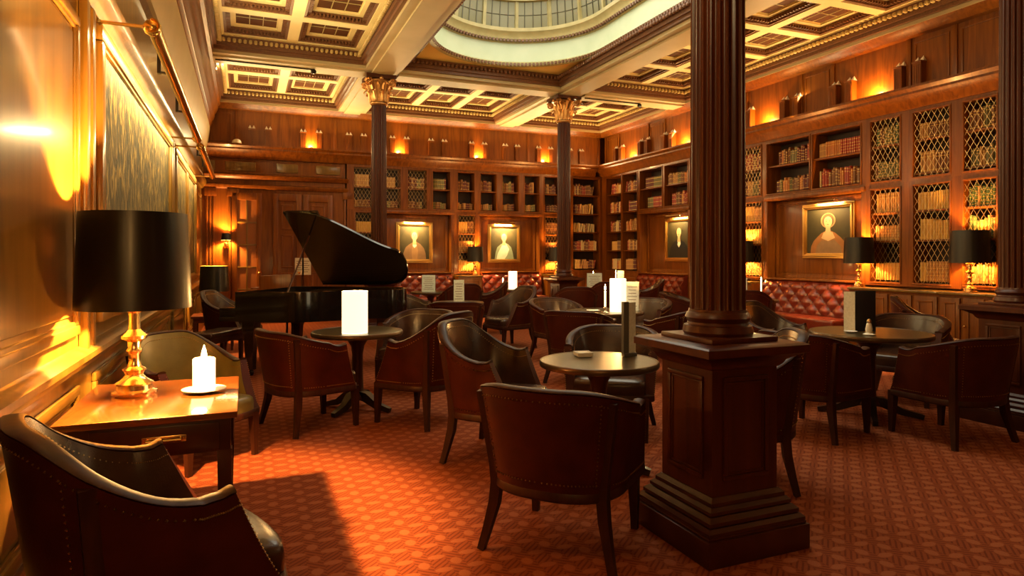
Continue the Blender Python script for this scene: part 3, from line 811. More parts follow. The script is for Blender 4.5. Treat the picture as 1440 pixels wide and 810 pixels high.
for nm, c in (('p_bg', (.035, .027, .010)), ('p_coat', (.20, .11, .05)), ('p_skin', (.46, .29, .14)), ('p_white', (.62, .58, .44)), ('p_black', (.012, .011, .010)),
              ('p_orange', (.26, .10, .026)), ('p_hair', (.09, .05, .02)), ('p_green', (.20, .24, .15)), ('p_brownbg', (.045, .034, .012)), ('p_lips', (.35, .08, .05)),
              ('p_rose', (.28, .15, .06))):
    noisy(nm, tuple(v * .8 for v in c), c, (9, 9, 9), .55, spec=.25, detail=6)
def ell(cx, cy, a, c, n=28, squash=0):
    return [(cx + a * math.cos(2 * PI * i / n), cy + c * math.sin(2 * PI * i / n) * (1 + squash * math.sin(2 * PI * i / n))) for i in range(n)]
def portrait(mp, u0, u1, v0, v1, w, label, pal, name='painting', kind=0, flip=1):
    base = mp((u0 + u1) / 2, v0, w)
    t = empty(name, label, 'painting', base)
    q = MB(); fw = .085
    for s_, (i, h) in enumerate(((0, .035), (.03, .05), (.058, .03))):
        tt = .03 if s_ < 2 else fw - .058
        a0, a1, c0, c1 = u0 + i, u1 - i, v0 + i, v1 - i
        frame(q, mp, a0, a1, c0, c1, w, tt, h, 0)
    q.build('picture_frame', 'gilt', t, off=base)
    a0, a1, c0, c1 = u0 + fw, u1 - fw, v0 + fw, v1 - fw
    W_, H_ = a1 - a0, c1 - c0
    q = MB(); q.box((a0, c0, w), (a1, c1, w + .012), 0, mp)
    z = [w + .0125]
    def lay(poly, mat, st=.0006):
        z[0] += st
        pts = [(a0 + (.5 + flip * (x - .5)) * W_, c0 + y * H_) for x, y in poly]
        q.add([mp(x, y, z[0]) for x, y in pts], [tuple(range(len(pts)))], mat)
    cx, hy = .5, .70
    if kind in (0, 1): lay(ell(.5, .52, .46, .46), 5)
    torso = {0: [(.10, .0), (.13, .20), (.20, .36), (.34, .46), (.46, .52), (.58, .52), (.70, .46), (.82, .34), (.88, .18), (.90, .0)],
             1: [(.14, .0), (.18, .22), (.24, .38), (.36, .47), (.46, .52), (.56, .52), (.66, .48), (.78, .38), (.84, .2), (.88, .0)],
             2: [(.06, .0), (.12, .26), (.26, .42), (.42, .50), (.56, .50), (.72, .43), (.88, .28), (.95, .0)],
             3: [(.08, .0), (.10, .16), (.16, .28), (.24, .36), (.34, .45), (.44, .50), (.56, .50), (.66, .45), (.78, .35), (.88, .24), (.92, .12), (.90, .0)]}[kind]
    lay(torso, 1)
    if kind == 0: lay([(.42, .0), (.40, .28), (.46, .50), (.56, .50), (.62, .26), (.60, .0)], 2); lay([(.44, .40), (.46, .52), (.56, .52), (.57, .40), (.5, .34)], 6)
    if kind == 1: lay([(.22, .0), (.26, .18), (.40, .40), (.46, .52), (.58, .50), (.70, .32), (.62, .12), (.52, .0)], 2)
    if kind == 2: lay([(.44, .36), (.46, .50), (.56, .50), (.57, .38), (.50, .28)], 6)
    if kind == 3:
        lay([(.20, .0), (.24, .18), (.36, .30), (.50, .26), (.64, .30), (.78, .16), (.82, .0)], 2)
        lay([(.34, .34), (.40, .47), (.60, .47), (.66, .34), (.5, .27)], 7)
    hr = .115
    if kind == 3: lay(ell(cx, hy + .03, .17, .17), 6); lay(ell(cx, hy + .035, .135, .15), 4)
    else: lay(ell(cx, hy + .03, hr * 1.22, hr * 1.28), 4)
    lay([(cx - .07, .44), (cx - .052, .54), (cx - .05, .66), (cx + .05, .66), (cx + .052, .54), (cx + .07, .44)], 3)
    lay(ell(cx, hy, hr * .82, hr * 1.12, squash=-.06), 3)
    for sx in (-.038, .038):
        lay(ell(cx + sx, hy + .015, .016, .008, 10), 4, .0003); lay([(cx + sx - .024, hy + .036), (cx + sx + .024, hy + .038), (cx + sx + .02, hy + .046), (cx + sx - .02, hy + .045)], 4, .0002)
    lay([(cx - .012, hy - .03), (cx + .016, hy - .03), (cx + .006, hy + .02)], 7, .0003)
    lay(ell(cx, hy - .058, .026, .008, 12), 8, .0003)
    q.build('canvas', pal, t, off=base)
    return t
def picture_light(mp, u0, u1, v, w0, w1, label, power, ang=0):
    """brass trough on two arms over a painting"""
    base = mp((u0 + u1) / 2, v, w0)
    t = empty('picture_light', label, 'picture light', base)
    q = MB()
    r = .028; n = 9; cu = [(w1 + r * math.cos(1.15 * PI * i / n - 1.95), v + r * math.sin(1.15 * PI * i / n - 1.95)) for i in range(n + 1)]
    ci = [(w1 + (r - .004) * math.cos(1.15 * PI * i / n - 1.95), v + (r - .004) * math.sin(1.15 * PI * i / n - 1.95)) for i in range(n, -1, -1)]
    q.loft([[mp(u, b_, a_) for a_, b_ in cu + ci] for u in (u0, u1)], 0)
    q.build('lamp_trough', 'dull_brass', t, off=base)
    for u in ((u0 * .9 + u1 * .1), (u0 * .1 + u1 * .9)):
        q = MB(); q.tube([mp(u, v - .03, w0), mp(u, v + .0, w0 + .03), mp(u, v + .02, (w0 + w1) / 2), mp(u, v + .03, w1)], .008, 8); q.lathe([(.02, -.006), (.02, .006)], 10, c=mp(u, v - .03, w0 + .006))
        q.build('arm', 'dull_brass', t, off=base)
    q = MB(); q.tube([mp(u0 + .03, v - .004, w1 - .004), mp(u1 - .03, v - .004, w1 - .004)], .010, 8); q.build('tube_bulb', 'tube_glow', t, off=base)
    return t
def aim(o, tgt):
    d = Vector(tgt) - o.location; o.rotation_euler = d.to_track_quat('-Z', 'Y').to_euler()
def pic(mp, px0, px1, v0, v1, label, pal, kind, flip, lab2, power, fn, back=-.175):
    u0, u1 = sorted((fn(px0), fn(px1)))
    portrait(mp, u0, u1, v0, v1, back, label, pal, 'painting', kind, flip)
    c = (u0 + u1) / 2; L_ = (u1 - u0) * .26
    picture_light(mp, c - L_, c + L_, v1 + .03, back, back + .16, lab2, power)
    p = mp(c, v1 + .022, back + .118)
    l = light('AREA', 'picture_lamp', p, power, (1, .66, .27), 1, shape='RECTANGLE', size=1.0, size_y=.03) if False else None
    d = bpy.data.lights.new('picture_lamp', 'AREA'); d.energy = power; d.color = (1, .66, .27); d.shape = 'RECTANGLE'; d.size = 2 * L_; d.size_y = .03; d.spread = R(150)
    o = bpy.data.objects.new('picture_lamp', d); col.objects.link(o); o.location = p
    tgt = mp(c, v1 - .35, back)
    dv = (Vector(tgt) - Vector(p)).normalized(); x = (Vector(mp(c + 1, 0, 0)) - Vector(mp(c, 0, 0))).normalized()
    y = (-dv).cross(x).normalized()
    o.matrix_world = Matrix.Translation(p) @ Matrix((x, y, -dv)).transposed().to_4x4()
pic(mapB, 559, 611, 1.24, 2.17, 'portrait of a person in a brown coat over the back banquette by the piano', ['p_bg', 'p_coat', 'p_rose', 'p_skin', 'p_hair', 'p_brownbg', 'p_white', 'p_rose', 'p_lips'], 0, 1, 'brass picture light over the brown coat portrait', 48, bx)
pic(mapB, 689, 735, 1.24, 2.16, 'portrait of a fair person in a white and green dress on the back wall', ['p_bg', 'p_green', 'p_white', 'p_skin', 'p_hair', 'p_brownbg', 'p_white', 'p_rose', 'p_lips'], 1, 1, 'brass picture light over the fair portrait in white', 55, bx)
pic(mapR, 966, 927, 1.28, 2.22, 'dark portrait of a bald person in black beside the foreground column', ['p_bg', 'p_black', 'p_black', 'p_skin', 'p_bg', 'p_brownbg', 'p_white', 'p_rose', 'p_lips'], 2, -1, 'brass picture light over the dark portrait in black', 24, ry)
pic(mapR, 1192, 1119, 1.36, 2.24, 'portrait of a lady with a pale headdress and an orange dress', ['p_bg', 'p_orange', 'p_coat', 'p_skin', 'p_hair', 'p_brownbg', 'p_rose', 'p_skin', 'p_lips'], 3, -1, 'brass picture light over the lady in the orange dress', 22, ry)

# the large painting on the left wall and its long brass light
def wide_painting(u0, u1, v0, v1, label):
    base = mapL((u0 + u1) / 2, v0, 0)
    t = empty('painting', label, 'painting', base)
    q = MB(); frame(q, mapL, u0, u1, v0, v1, 0, .09, .06); frame(q, mapL, u0 + .07, u1 - .07, v0 + .07, v1 - .07, 0, .035, .04); q.build('picture_frame', 'wood_lit', t, off=base)
    q = MB(); q.box((u0 + .06, v0 + .06, 0), (u1 - .06, v1 - .06, .02), 0, mapL); q.build('canvas', 'mural', t, off=base)
    return t
wide_painting(4.30, 8.25, 1.02, 2.72, 'very wide olive and gold painting on the left wall behind the black lamp')
wide_painting(8.7, 12.2, 1.02, 2.70, 'second wide olive painting farther along the left wall, nearer the piano')
def long_light(u0, u1, label, power):
    base = mapL((u0 + u1) / 2, 2.70, 0)
    t = empty('picture_light', label, 'picture light', base)
    w1, v = .30, 2.74
    q = MB(); r = .045; n = 10
    cu = [(w1 + r * math.cos(1.15 * PI * i / n - 1.95), v + r * math.sin(1.15 * PI * i / n - 1.95)) for i in range(n + 1)]
    ci = [(w1 + (r - .006) * math.cos(1.15 * PI * i / n - 1.95), v + (r - .006) * math.sin(1.15 * PI * i / n - 1.95)) for i in range(n, -1, -1)]
    q.loft([[mapL(u, b_, a_) for a_, b_ in cu + ci] for u in (u0, u1)], 0); q.build('lamp_trough', 'brass', t, off=base)
    for u in (u0 + .05, u1 - .05):
        q = MB(); q.tube([mapL(u, 2.74, .0), mapL(u, 2.74, w1)], .011, 8); q.lathe([(.032, -.01), (.032, .01)], 12, c=mapL(u, 2.74, .012)); q.sphere(mapL(u, 2.74, w1), .05)
        q.build('arm', 'brass', t, off=base)
    for u in (u0 * .7 + u1 * .3, u0 * .35 + u1 * .65):
        q = MB(); q.box((u - .02, 2.76, w1 - .10), (u + .02, 2.96, w1 - .075), 0, mapL); q.tube([mapL(u, 2.77, w1 - .09), mapL(u, 2.765, w1)], .01, 6)
        q.build('hanging_clip', 'black_iron', t, off=base)
    q = MB(); q.tube([mapL(u0 + .1, v - .008, w1 - .008), mapL(u1 - .1, v - .008, w1 - .008)], .014, 8); q.build('tube_bulb', 'tube_glow', t, off=base)
    d = bpy.data.lights.new('long_picture_lamp', 'AREA'); d.energy = power; d.color = (1, .72, .34); d.shape = 'RECTANGLE'; d.size = (u1 - u0) * .95; d.size_y = .03; d.spread = R(125)
    o = bpy.data.objects.new('long_picture_lamp', d); col.objects.link(o)
    p = Vector(mapL((u0 + u1) / 2, v - .01, w1 - .062)); dv = (Vector(mapL((u0 + u1) / 2, 2.56, .02)) - p).normalized(); x = Vector((0, 1, 0)); y = (-dv).cross(x).normalized()
    o.matrix_world = Matrix.Translation(p) @ Matrix((x, y, -dv)).transposed().to_4x4()
long_light(4.28, 8.28, 'long brass picture light on arms over the wide painting', 120)
long_light(8.8, 12.1, 'brass picture light over the painting nearer the piano', 80)
long_light(-.2, 3.3, 'brass picture light on the panel nearest the viewer', 12)

# ---------------------------------------------------------------- base cabinets and banquettes
def cabinet(mp, u0, u1, out, label, nd_=1, top=.955):
    base = mp((u0 + u1) / 2, 0, out / 2)
    t = empty('base_cabinet', label, 'cabinet', base)
    q = MB(); q.box((u0, 0.0, -.33), (u1, .10, out - .03), 0, mp); q.box((u0, .10, -.33), (u1, top - .035, out - .01), 0, mp); q.build('body', 'wood', t, off=base)
    q = MB(); q.bevbox((u0 - .0, top - .035, -.0), (u1 + .0, top, out + .03), .01, 0, mp); q.build('counter_top', 'wood_lit', t, off=base)
    for i in range(nd_):
        a0 = u0 + (u1 - u0) * i / nd_ + .02; a1 = u0 + (u1 - u0) * (i + 1) / nd_ - .02
        q = MB(); q.bevbox((a0, .13, out - .01), (a1, top - .07, out + .012), .004, 0, mp); frame(q, mp, a0 + .05, a1 - .05, .18, top - .12, out + .012, .025, .01)
        dd = q.build('door', 'wood', t, off=base)
        q = MB(); p = mp(a1 - .025, .55, out + .025); q.sphere(p, .014); q.tube([mp(a1 - .025, .55, out + .01), p], .006, 6); q.build('knob', 'brass', dd, off=base)
    return t
for (i, g0, g1, a, c) in lows:
    cabinet(mapB, bx(g0), bx(g1), .34, f'wooden base cabinet under the {ordinal(lows.index((i, g0, g1, a, c)))} lower mesh bookcase from the door side')
cabinet(mapR, ry(1075), ry(1034), .30, 'wooden base cabinet under the narrow mesh bookcase beyond the column')
cabinet(mapR, ry(1275), ry(1217), .34, 'wooden base cabinet with a lamp beside the lady in orange', 2)
cabinet(mapR, ry(1345.5), ry(1275), .34, 'wooden base cabinet under the middle wire mesh bookcase', 2)
cabinet(mapR, ry(1413), ry(1345.5), .34, 'wooden base cabinet with a lamp against the pier', 2)
cabinet(mapR, ry(1500), ry(1413), .34, 'wooden base cabinet beyond the pier', 2)
q = MB(); q.box((bx(797), 0, -.33), (XR, 1.0, 0), 0, mapB); field(q, mapB, bx(800), XR - .4, .2, .9, 0); struct(q, f'trim_{n_}', 'wood', 'panelled dado under the corner bookcase of the back wall'); n_ += 1
q = MB(); q.box((ry(898), 0, -.33), (YB, 1.0, 0), 0, mapR); field(q, mapR, ry(896), YB - .4, .2, .9, 0); struct(q, f'trim_{n_}', 'wood', 'panelled dado under the corner bookcases of the long wall'); n_ += 1

def banquette(mp, u0, u1, label):
    base = mp((u0 + u1) / 2, 0, .3)
    t = empty('banquette', label, 'sofa', base)
    q = MB(); q.bevbox((u0, 0, -.18), (u1, .26, .50), .01, 0, mp); q.build('plinth', 'wood_dark', t, off=base)
    q = MB(); q.bevbox((u0 + .01, .26, -.05), (u1 - .01, .47, .56), .05, 0, mp, 3); q.build('seat', 'leather_sofa', t, off=base)
    # buttoned back
    q = MB(); v0, v1 = .44, 1.00; nu = int((u1 - u0) / .016); nv = 30; pu, pv = .125, .115
    rows = []; 
    for j in range(nv + 1):
        f = j / nv; r = []
        for i in range(nu + 1):
            u = u0 + (u1 - u0) * i / nu; v = v0 + (v1 - v0) * f
            a = (u - u0) / pu + (v - v0) / pv; c = (u - u0) / pu - (v - v0) / pv
            puff = (abs(math.sin(PI * a / 2)) * abs(math.sin(PI * c / 2))) ** .55
            edge = min(1, (1 - f) * 7) ** .5
            w = .03 + .05 * edge + .05 * puff * min(1, f * 6, (1 - f) * 6 + .2) - .10 * f + .09
            r.append((u, v, w))
        rows.append(r)
    vs = [p for r in rows for p in r]; n1 = nu + 1
    fs = [(j * n1 + i, j * n1 + i + 1, (j + 1) * n1 + i + 1, (j + 1) * n1 + i) for j in range(nv) for i in range(nu)]
    k = len(vs)
    back = [(u, v, -.18) for (u, v, w) in (rows[0][0], rows[0][-1], rows[-1][-1], rows[-1][0])]
    vs2 = vs + back
    fs += [tuple(range(0, n1)) + (k + 1, k), tuple(nv * n1 + i for i in range(n1)) + (k + 2, k + 3), tuple(j * n1 for j in range(nv + 1)) + (k + 3, k), tuple(j * n1 + nu for j in range(nv + 1)) + (k + 2, k + 1)]
    q.add([mp(*p) for p in vs2], fs, 0, True)
    na = int((u1 - u0) / pu * 2) + 2
    for m in range(-8, na + 8):
        for n2 in range(-8, na + 8):
            if (m + n2) % 2: continue
            u = u0 + (m + n2) / 2 * pu; v = v0 + (m - n2) / 2 * pv
            if (m + n2) % 2 == 0 and m % 2 == 0 and u0 + .03 < u < u1 - .03 and v0 + .06 < v < v1 - .05:
                f = (v - v0) / (v1 - v0); q.bead(mp(u, v, .175 - .10 * f), .013, 1)
    q.build('backrest', ['leather_sofa', 'leather_red'], t, off=base)
    q = MB(); q.bevbox((u0, 1.0, -.18), (u1, 1.03, .09), .01, 0, mp); q.build('cap_rail', 'wood', t, off=base)
banquette(mapB, bx(531) + .08, bx(638.5) - .08, 'red buttoned leather banquette under the brown coat portrait')
banquette(mapB, bx(671.5) + .08, bx(762) - .08, 'red buttoned leather banquette under the fair portrait')
banquette(mapR, ry(970) + .08, ry(898) - .08, 'red buttoned leather banquette under the dark man portrait')
banquette(mapR, ry(1217) + .08, ry(1075) - .08, 'red buttoned leather banquette under the lady in orange')
# ================================================================ COLUMNS
def flutes(n, depth):
    def fn(r, a, z):
        ph = (a * n / (2 * PI)) % 1.0
        return r - (depth * math.sin(PI * min(1, max(0, (ph - .12) / .76))) ** .7 if .12 < ph < .88 else 0)
    return fn
def column(x, y, label, seg=240, ped=True, capz=4.47):
    t = empty('column', label, 'column', (x, y, 0))
    def sq(q, h, z0, z1, bev=.008): q.bevbox((-h, -h, z0), (h, h, z1), bev)
    q = MB()
    sq(q, .30, 0, .12, .006); sq(q, .29, .12, .135)
    for h0, h1, z0, z1 in ((.285, .27, .135, .165), (.265, .245, .17, .205), (.24, .225, .21, .24), (.22, .20, .24, .275)):
        q.loft([[(sx * h, sy * h, z) for sx, sy in ((-1, -1), (1, -1), (1, 1), (-1, 1))] for h, z in ((h0, z0), (h0, (z0 + z1) / 2), (h1, z1))], 0, False)
    q.build('plinth', 'wood_dark', t)
    q = MB(); hh = .195; q.box((-hh, -hh, .27), (hh, hh, .90))
    for k in range(4):
        rot = Matrix.Rotation(k * PI / 2, 4, 'Z')
        def mp(u, v, w, rot=rot): return tuple(rot @ Vector((u, -hh - w, v)))
        frame(q, mp, -.135, .135, .345, .83, 0, .022, .012); frame(q, mp, -.11, .11, .37, .805, 0, .01, .006)
    q.build('pedestal', 'wood_column', t)
    q = MB()
    q.loft([[(sx * h, sy * h, z) for sx, sy in ((-1, -1), (1, -1), (1, 1), (-1, 1))] for h, z in ((.20, .865), (.215, .88), (.225, .90), (.265, .925), (.285, .935), (.30, .94), (.30, .975), (.285, .985))], 0, False)
    sq(q, .20, .985, 1.01, .006); q.build('pedestal_cap', 'wood_column', t)
    q = MB(); z0 = 1.01
    q.lathe([(.165, z0), (.172, z0 + .015), (.165, z0 + .045), (.150, z0 + .05), (.146, z0 + .062), (.152, z0 + .07), (.160, z0 + .085), (.152, z0 + .105), (.143, z0 + .112), (.140, z0 + .125)], 40)
    q.build('base_ring', 'wood_column', t)
    q = MB(); q.lathe([(.138, z0 + .12), (.135, z0 + .14), (.135, z0 + .16), (.133, 1.9), (.131, 2.8), (.127, 3.7), (.124, 3.98), (.124, 4.02)], seg, 0, fn=flutes(20, .014)); q.build('shaft', 'wood_column', t)
    # leafy capital
    q = MB()
    q.lathe([(.128, 3.98), (.15, 3.995), (.15, 4.015), (.13, 4.03), (.128, 4.05), (.135, 4.2), (.16, 4.33), (.20, 4.40)], 32)
    for row, (z0, hgt, r0, n, ph, ext) in enumerate(((4.03, .19, .135, 8, 0, .085), (4.06, .30, .138, 8, .5, .11))):
        for k in range(n):
            a = 2 * PI * (k + ph) / n; ca, sa = math.cos(a), math.sin(a)
            rings = []
            for i in range(10):
                f = i / 9
                if f < .72: out, z = r0 + .015 + ext * (f / .72) ** 3 * .6, z0 + hgt * f / .72
                else:
                    g = (f - .72) / .28 * 2.6; out = r0 + .015 + ext * .6 + .028 * math.sin(g) + .012 * g; z = z0 + hgt - .030 * (1 - math.cos(g))
                w = (.050 * math.sin(PI * (.30 + .62 * f)) + .006) * (1.15 if i % 2 else .86); th = .010
                rings.append([(ca * (out + dr) - sa * du, sa * (out + dr) + ca * du, z) for du, dr in ((-w, -.006), (-w * .5, th * 1.5), (0, th * .4), (w * .5, th * 1.5), (w, -.006), (0, -th))])
            q.loft(rings)
    for k in range(4):                              # corner scrolls
        a = PI / 4 + k * PI / 2; ca, sa = math.cos(a), math.sin(a)
        for du in (-.02, .02):
            pts = []
            for i in range(22):
                th = i * .50 + .6; rr = .066 * (1 - i / 25)
                o_ = .285 + rr * math.cos(th)
                pts.append((ca * o_ - sa * du, sa * o_ + ca * du, 4.335 + rr * math.sin(th)))
            q.tube(pts, [.019 * (1 - i / 36) for i in range(22)], 6)
        q.tube([(ca * .14, sa * .14, 4.12), (ca * .18, sa * .18, 4.26), (ca * .26, sa * .26, 4.39), (ca * .30, sa * .30, 4.39)], .02, 6)
    for k in range(4):                              # flower in the middle of each side
        a = k * PI / 2; q.sphere((math.cos(a) * .215, math.sin(a) * .215, 4.41), .035, 0, 8, 6)
    q.build('capital', 'gilt_dull', t)
    q = MB()
    ab = []
    for k in range(4):
        for i in range(8):
            f = i / 8; a = PI / 4 + k * PI / 2 + f * PI / 2
            r = .355 - .13 * math.sin(PI * f); ab.append((r * math.cos(a), r * math.sin(a)))
    q.prism(ab, 4.41, capz, 0); q.build('abacus', 'wood_dark', t)
    return t
cf = column(2.205, 2.63, 'fluted dark wooden column on a square pedestal in the foreground')
dup(cf, (X1, 11.2, 0), 0, 'slender dark column with gilded leaf capital behind the grand piano')
dup(cf, (X2, 11.3, 0), 0, 'slender dark column with gilded leaf capital beside the back corner')
dup(cf, (6.02, 3.43, 0), 0, 'dark column on a panelled pedestal at the edge beside the mesh bookcases')

# ================================================================ TUB CHAIRS
NT = 44
def chair_geo(style):
    W_, yb, ry_, T0 = .295, -.02, .285, .62
    hi = style == 'high'
    def path(t, f):
        a = abs(t); sg = 1 if t >= 0 else -1
        ye = (.255 - .17 * f ** .8) if hi else (.235 - .10 * f ** .8)
        if a <= T0:
            an = a / T0 * PI / 2; x = W_ * math.sin(an) ** .78; y = yb - ry_ * max(0, math.cos(an)) ** .78; n = Vector((math.sin(an) ** 1.22, -max(0, math.cos(an)) ** 1.22))
        else:
            s = (a - T0) / (1 - T0); x = W_ + .012 * s; y = yb + s * (ye - yb); n = Vector((1, 0))
        n.normalize()
        return sg * x, y, sg * n.x, n.y
    def ztop(t):
        a = abs(t)
        if hi: return .925 - .02 * min(1, a / .35) ** 2 - .215 * sst(.12, .68, a) + .012 * sst(.85, 1, a)
        return .80 - .125 * sst(.15, .85, a) + .008 * sst(.88, 1, a)
    z0 = .345
    def S(t, f, off):
        x, y, nx, ny = path(t, f); k = sst(.35, .9, abs(t))
        fl = (.075 * (1 - k) + .03 * k) * f
        return Vector((x + nx * (fl + off), y + ny * (fl + off), z0 + f * (ztop(t) - z0)))
    return path, ztop, S
def make_chair(name, style, label, mats, loc, fdir):
    inner, outer_, wood = mats
    path, ztop, S = chair_geo(style)
    t = empty(name, label, 'chair', (*loc, 0), face(fdir))
    ts = [-1 + 2 * i / NT for i in range(NT + 1)]; NF = 8
    q = MB()                                       # outer shell, inner lining, front ends: one closed skin
    rings = []
    for tt in ts:
        o = [S(tt, j / NF, .030) for j in range(NF + 1)]
        i_ = [S(tt, j / NF, -.030 - .018 * math.sin(PI * (j / NF)) ) for j in range(NF, -1, -1)]
        rings.append(o + i_)
    n = len(rings[0]); q.loft(rings, 1, True, True, True)
    for k in range(len(q.f)):                      # faces of the lining take the other leather
        f = q.f[k]
        if len(f) == 4 and all((v % n) >= NF + 1 for v in f): q.m[k] = 0
    bq = q
    q = MB(); rr = []
    for tt in [i / 60 * 2 - 1 for i in range(61)]:
        c = S(tt, 1, 0); p = path(tt, 1); nv = Vector((p[2], p[3], 0)); e = sst(.93, 1, abs(tt))
        hw, hh = .030 + .003 * e, .010 + .003 * e
        rr.append([c + nv * hw * math.cos(2 * PI * j / 10) + Vector((0, 0, .006 + hh * math.sin(2 * PI * j / 10))) for j in range(10)])
    q.loft(rr); q.build('top_rail', wood, t)
    # seat
    q = MB()
    outl = [S(-1 + 2 * i / 32, 0, -.03) for i in range(33)]
    front = [(.265, .275), (.20, .30), (.1, .312), (0, .316), (-.1, .312), (-.20, .30), (-.265, .275)]
    base = [(p.x, p.y) for p in outl] + front
    cx, cy = 0, .02
    rings = []
    for sc, z in ((.99, .335), (1.0, .36), (1.0, .415), (.985, .44), (.93, .457), (.80, .468), (.5, .474), (.15, .476)):
        rings.append([(cx + (x - cx) * sc, cy + (y - cy) * sc, z) for x, y in base])
    q.loft(rings); q.build('seat', inner, t)
    q = MB()
    outl = [S(-1 + 2 * i / 32, 0, .034) for i in range(33)]
    base = [(p.x, p.y) for p in outl] + [(.27, .285), (.20, .308), (.1, .32), (0, .324), (-.1, .32), (-.20, .308), (-.27, .285)]
    q.loft([[(x * s, y * s, z) for x, y in base] for s, z in ((.97, .30), (.995, .31), (.995, .345), (.98, .352))]); q.build('seat_rail', wood, t)
    for sx in (-1, 1):
        q = MB()
        q.tube([(sx * .272, .262, .33), (sx * .274, .266, .20), (sx * .276, .270, .06), (sx * .276, .272, 0)], [.027, .024, .018, .017], 4, 0, True)
        q.build('leg', wood, t)
    tp = .36
    for sx in (-1, 1):                             # back legs run up as posts to the rail
        q = MB(); pp = []; rd = []
        b0 = S(sx * tp, 0, .022); nx, ny = path(sx * tp, 0)[2:]
        pp += [Vector((b0.x + nx * .075, b0.y + ny * .085, 0)), Vector((b0.x + nx * .045, b0.y + ny * .05, .10)), Vector((b0.x + nx * .012, b0.y + ny * .012, .22)), Vector((b0.x, b0.y, .32))]
        rd += [.017, .019, .024, .025]
        for f in (.15, .4, .7, .97):
            pp.append(S(sx * tp, f, .022)); rd.append(.022)
        q.tube(pp, rd, 4, 0, True); q.build('leg', wood, t)
    q = bq                                         # brass nails: under the rail on both faces, along the arm fronts, round the back panel
    def nail(p): q.bead(p, .0052, 2)
    L_ = 96
    for i in range(L_ + 1):
        tt = -.985 + 1.97 * i / L_
        fo = 1 - .040 / (ztop(tt) - .345)
        nail(S(tt, fo, -.034)); nail(S(tt, fo, .031))
    for sx in (-1, 1):
        for j in range(22): nail(S(sx * 1.0, .05 + .88 * j / 21, -.026)); nail(S(sx * 1.0, .05 + .88 * j / 21, .028))
        for j in range(20): nail(S(sx * (tp - .065), .08 + .84 * j / 19, .032))
    for j in range(30):
        tt = -.30 + .6 * j / 29; nail(S(tt, .09, .032))
    for sx in (-1, 1):
        for j in range(26): nail(S(sx * (.43 + .54 * j / 25), .07, .032))
    q.build('backrest', [inner, outer_, 'dull_brass'], t)
    return t
STD = ('leather_dark', 'leather_red', 'wood_chair')
T1, T2, T3, T4 = (2.15, 3.72), (5.08, 4.08), (.955, 6.02), (4.13, 7.01)
T5, T6, T7, T8, T9 = (2.93, 9.2), (3.30, 12.1), (5.15, 12.45), (6.75, 11.5), (7.35, 8.0)
def toward(c, T, tw=0):
    v = Vector((T[0] - c[0], T[1] - c[1])).normalized(); a = R(tw)
    return (v.x * math.cos(a) - v.y * math.sin(a), v.x * math.sin(a) + v.y * math.cos(a))
lowp = make_chair('tub_chair', 'low', 'low backed dark red leather tub chair standing closest to the foreground pedestal, its back turned', STD, (1.47, 2.87), (.74, .67))
highp = make_chair('tub_chair', 'high', 'high backed dark leather tub chair in the centre foreground facing the pedestal table', STD, (1.66, 4.27), (.72, -.69))
make_chair('tub_chair', 'high', 'tub chair behind the small desk, candlelight put into its olive leather colour', ('leather_candlelit', 'leather_red', 'wood_chair'), (-.30, 4.95), (.66, -.75)).scale = (.95, .95, .92)
fg = dup(highp, (-.25, 2.46, 0), face((.93, .37)), 'large dark leather tub chair cut off at the picture corner before the desk', None, (1.06, 1.06, .97))
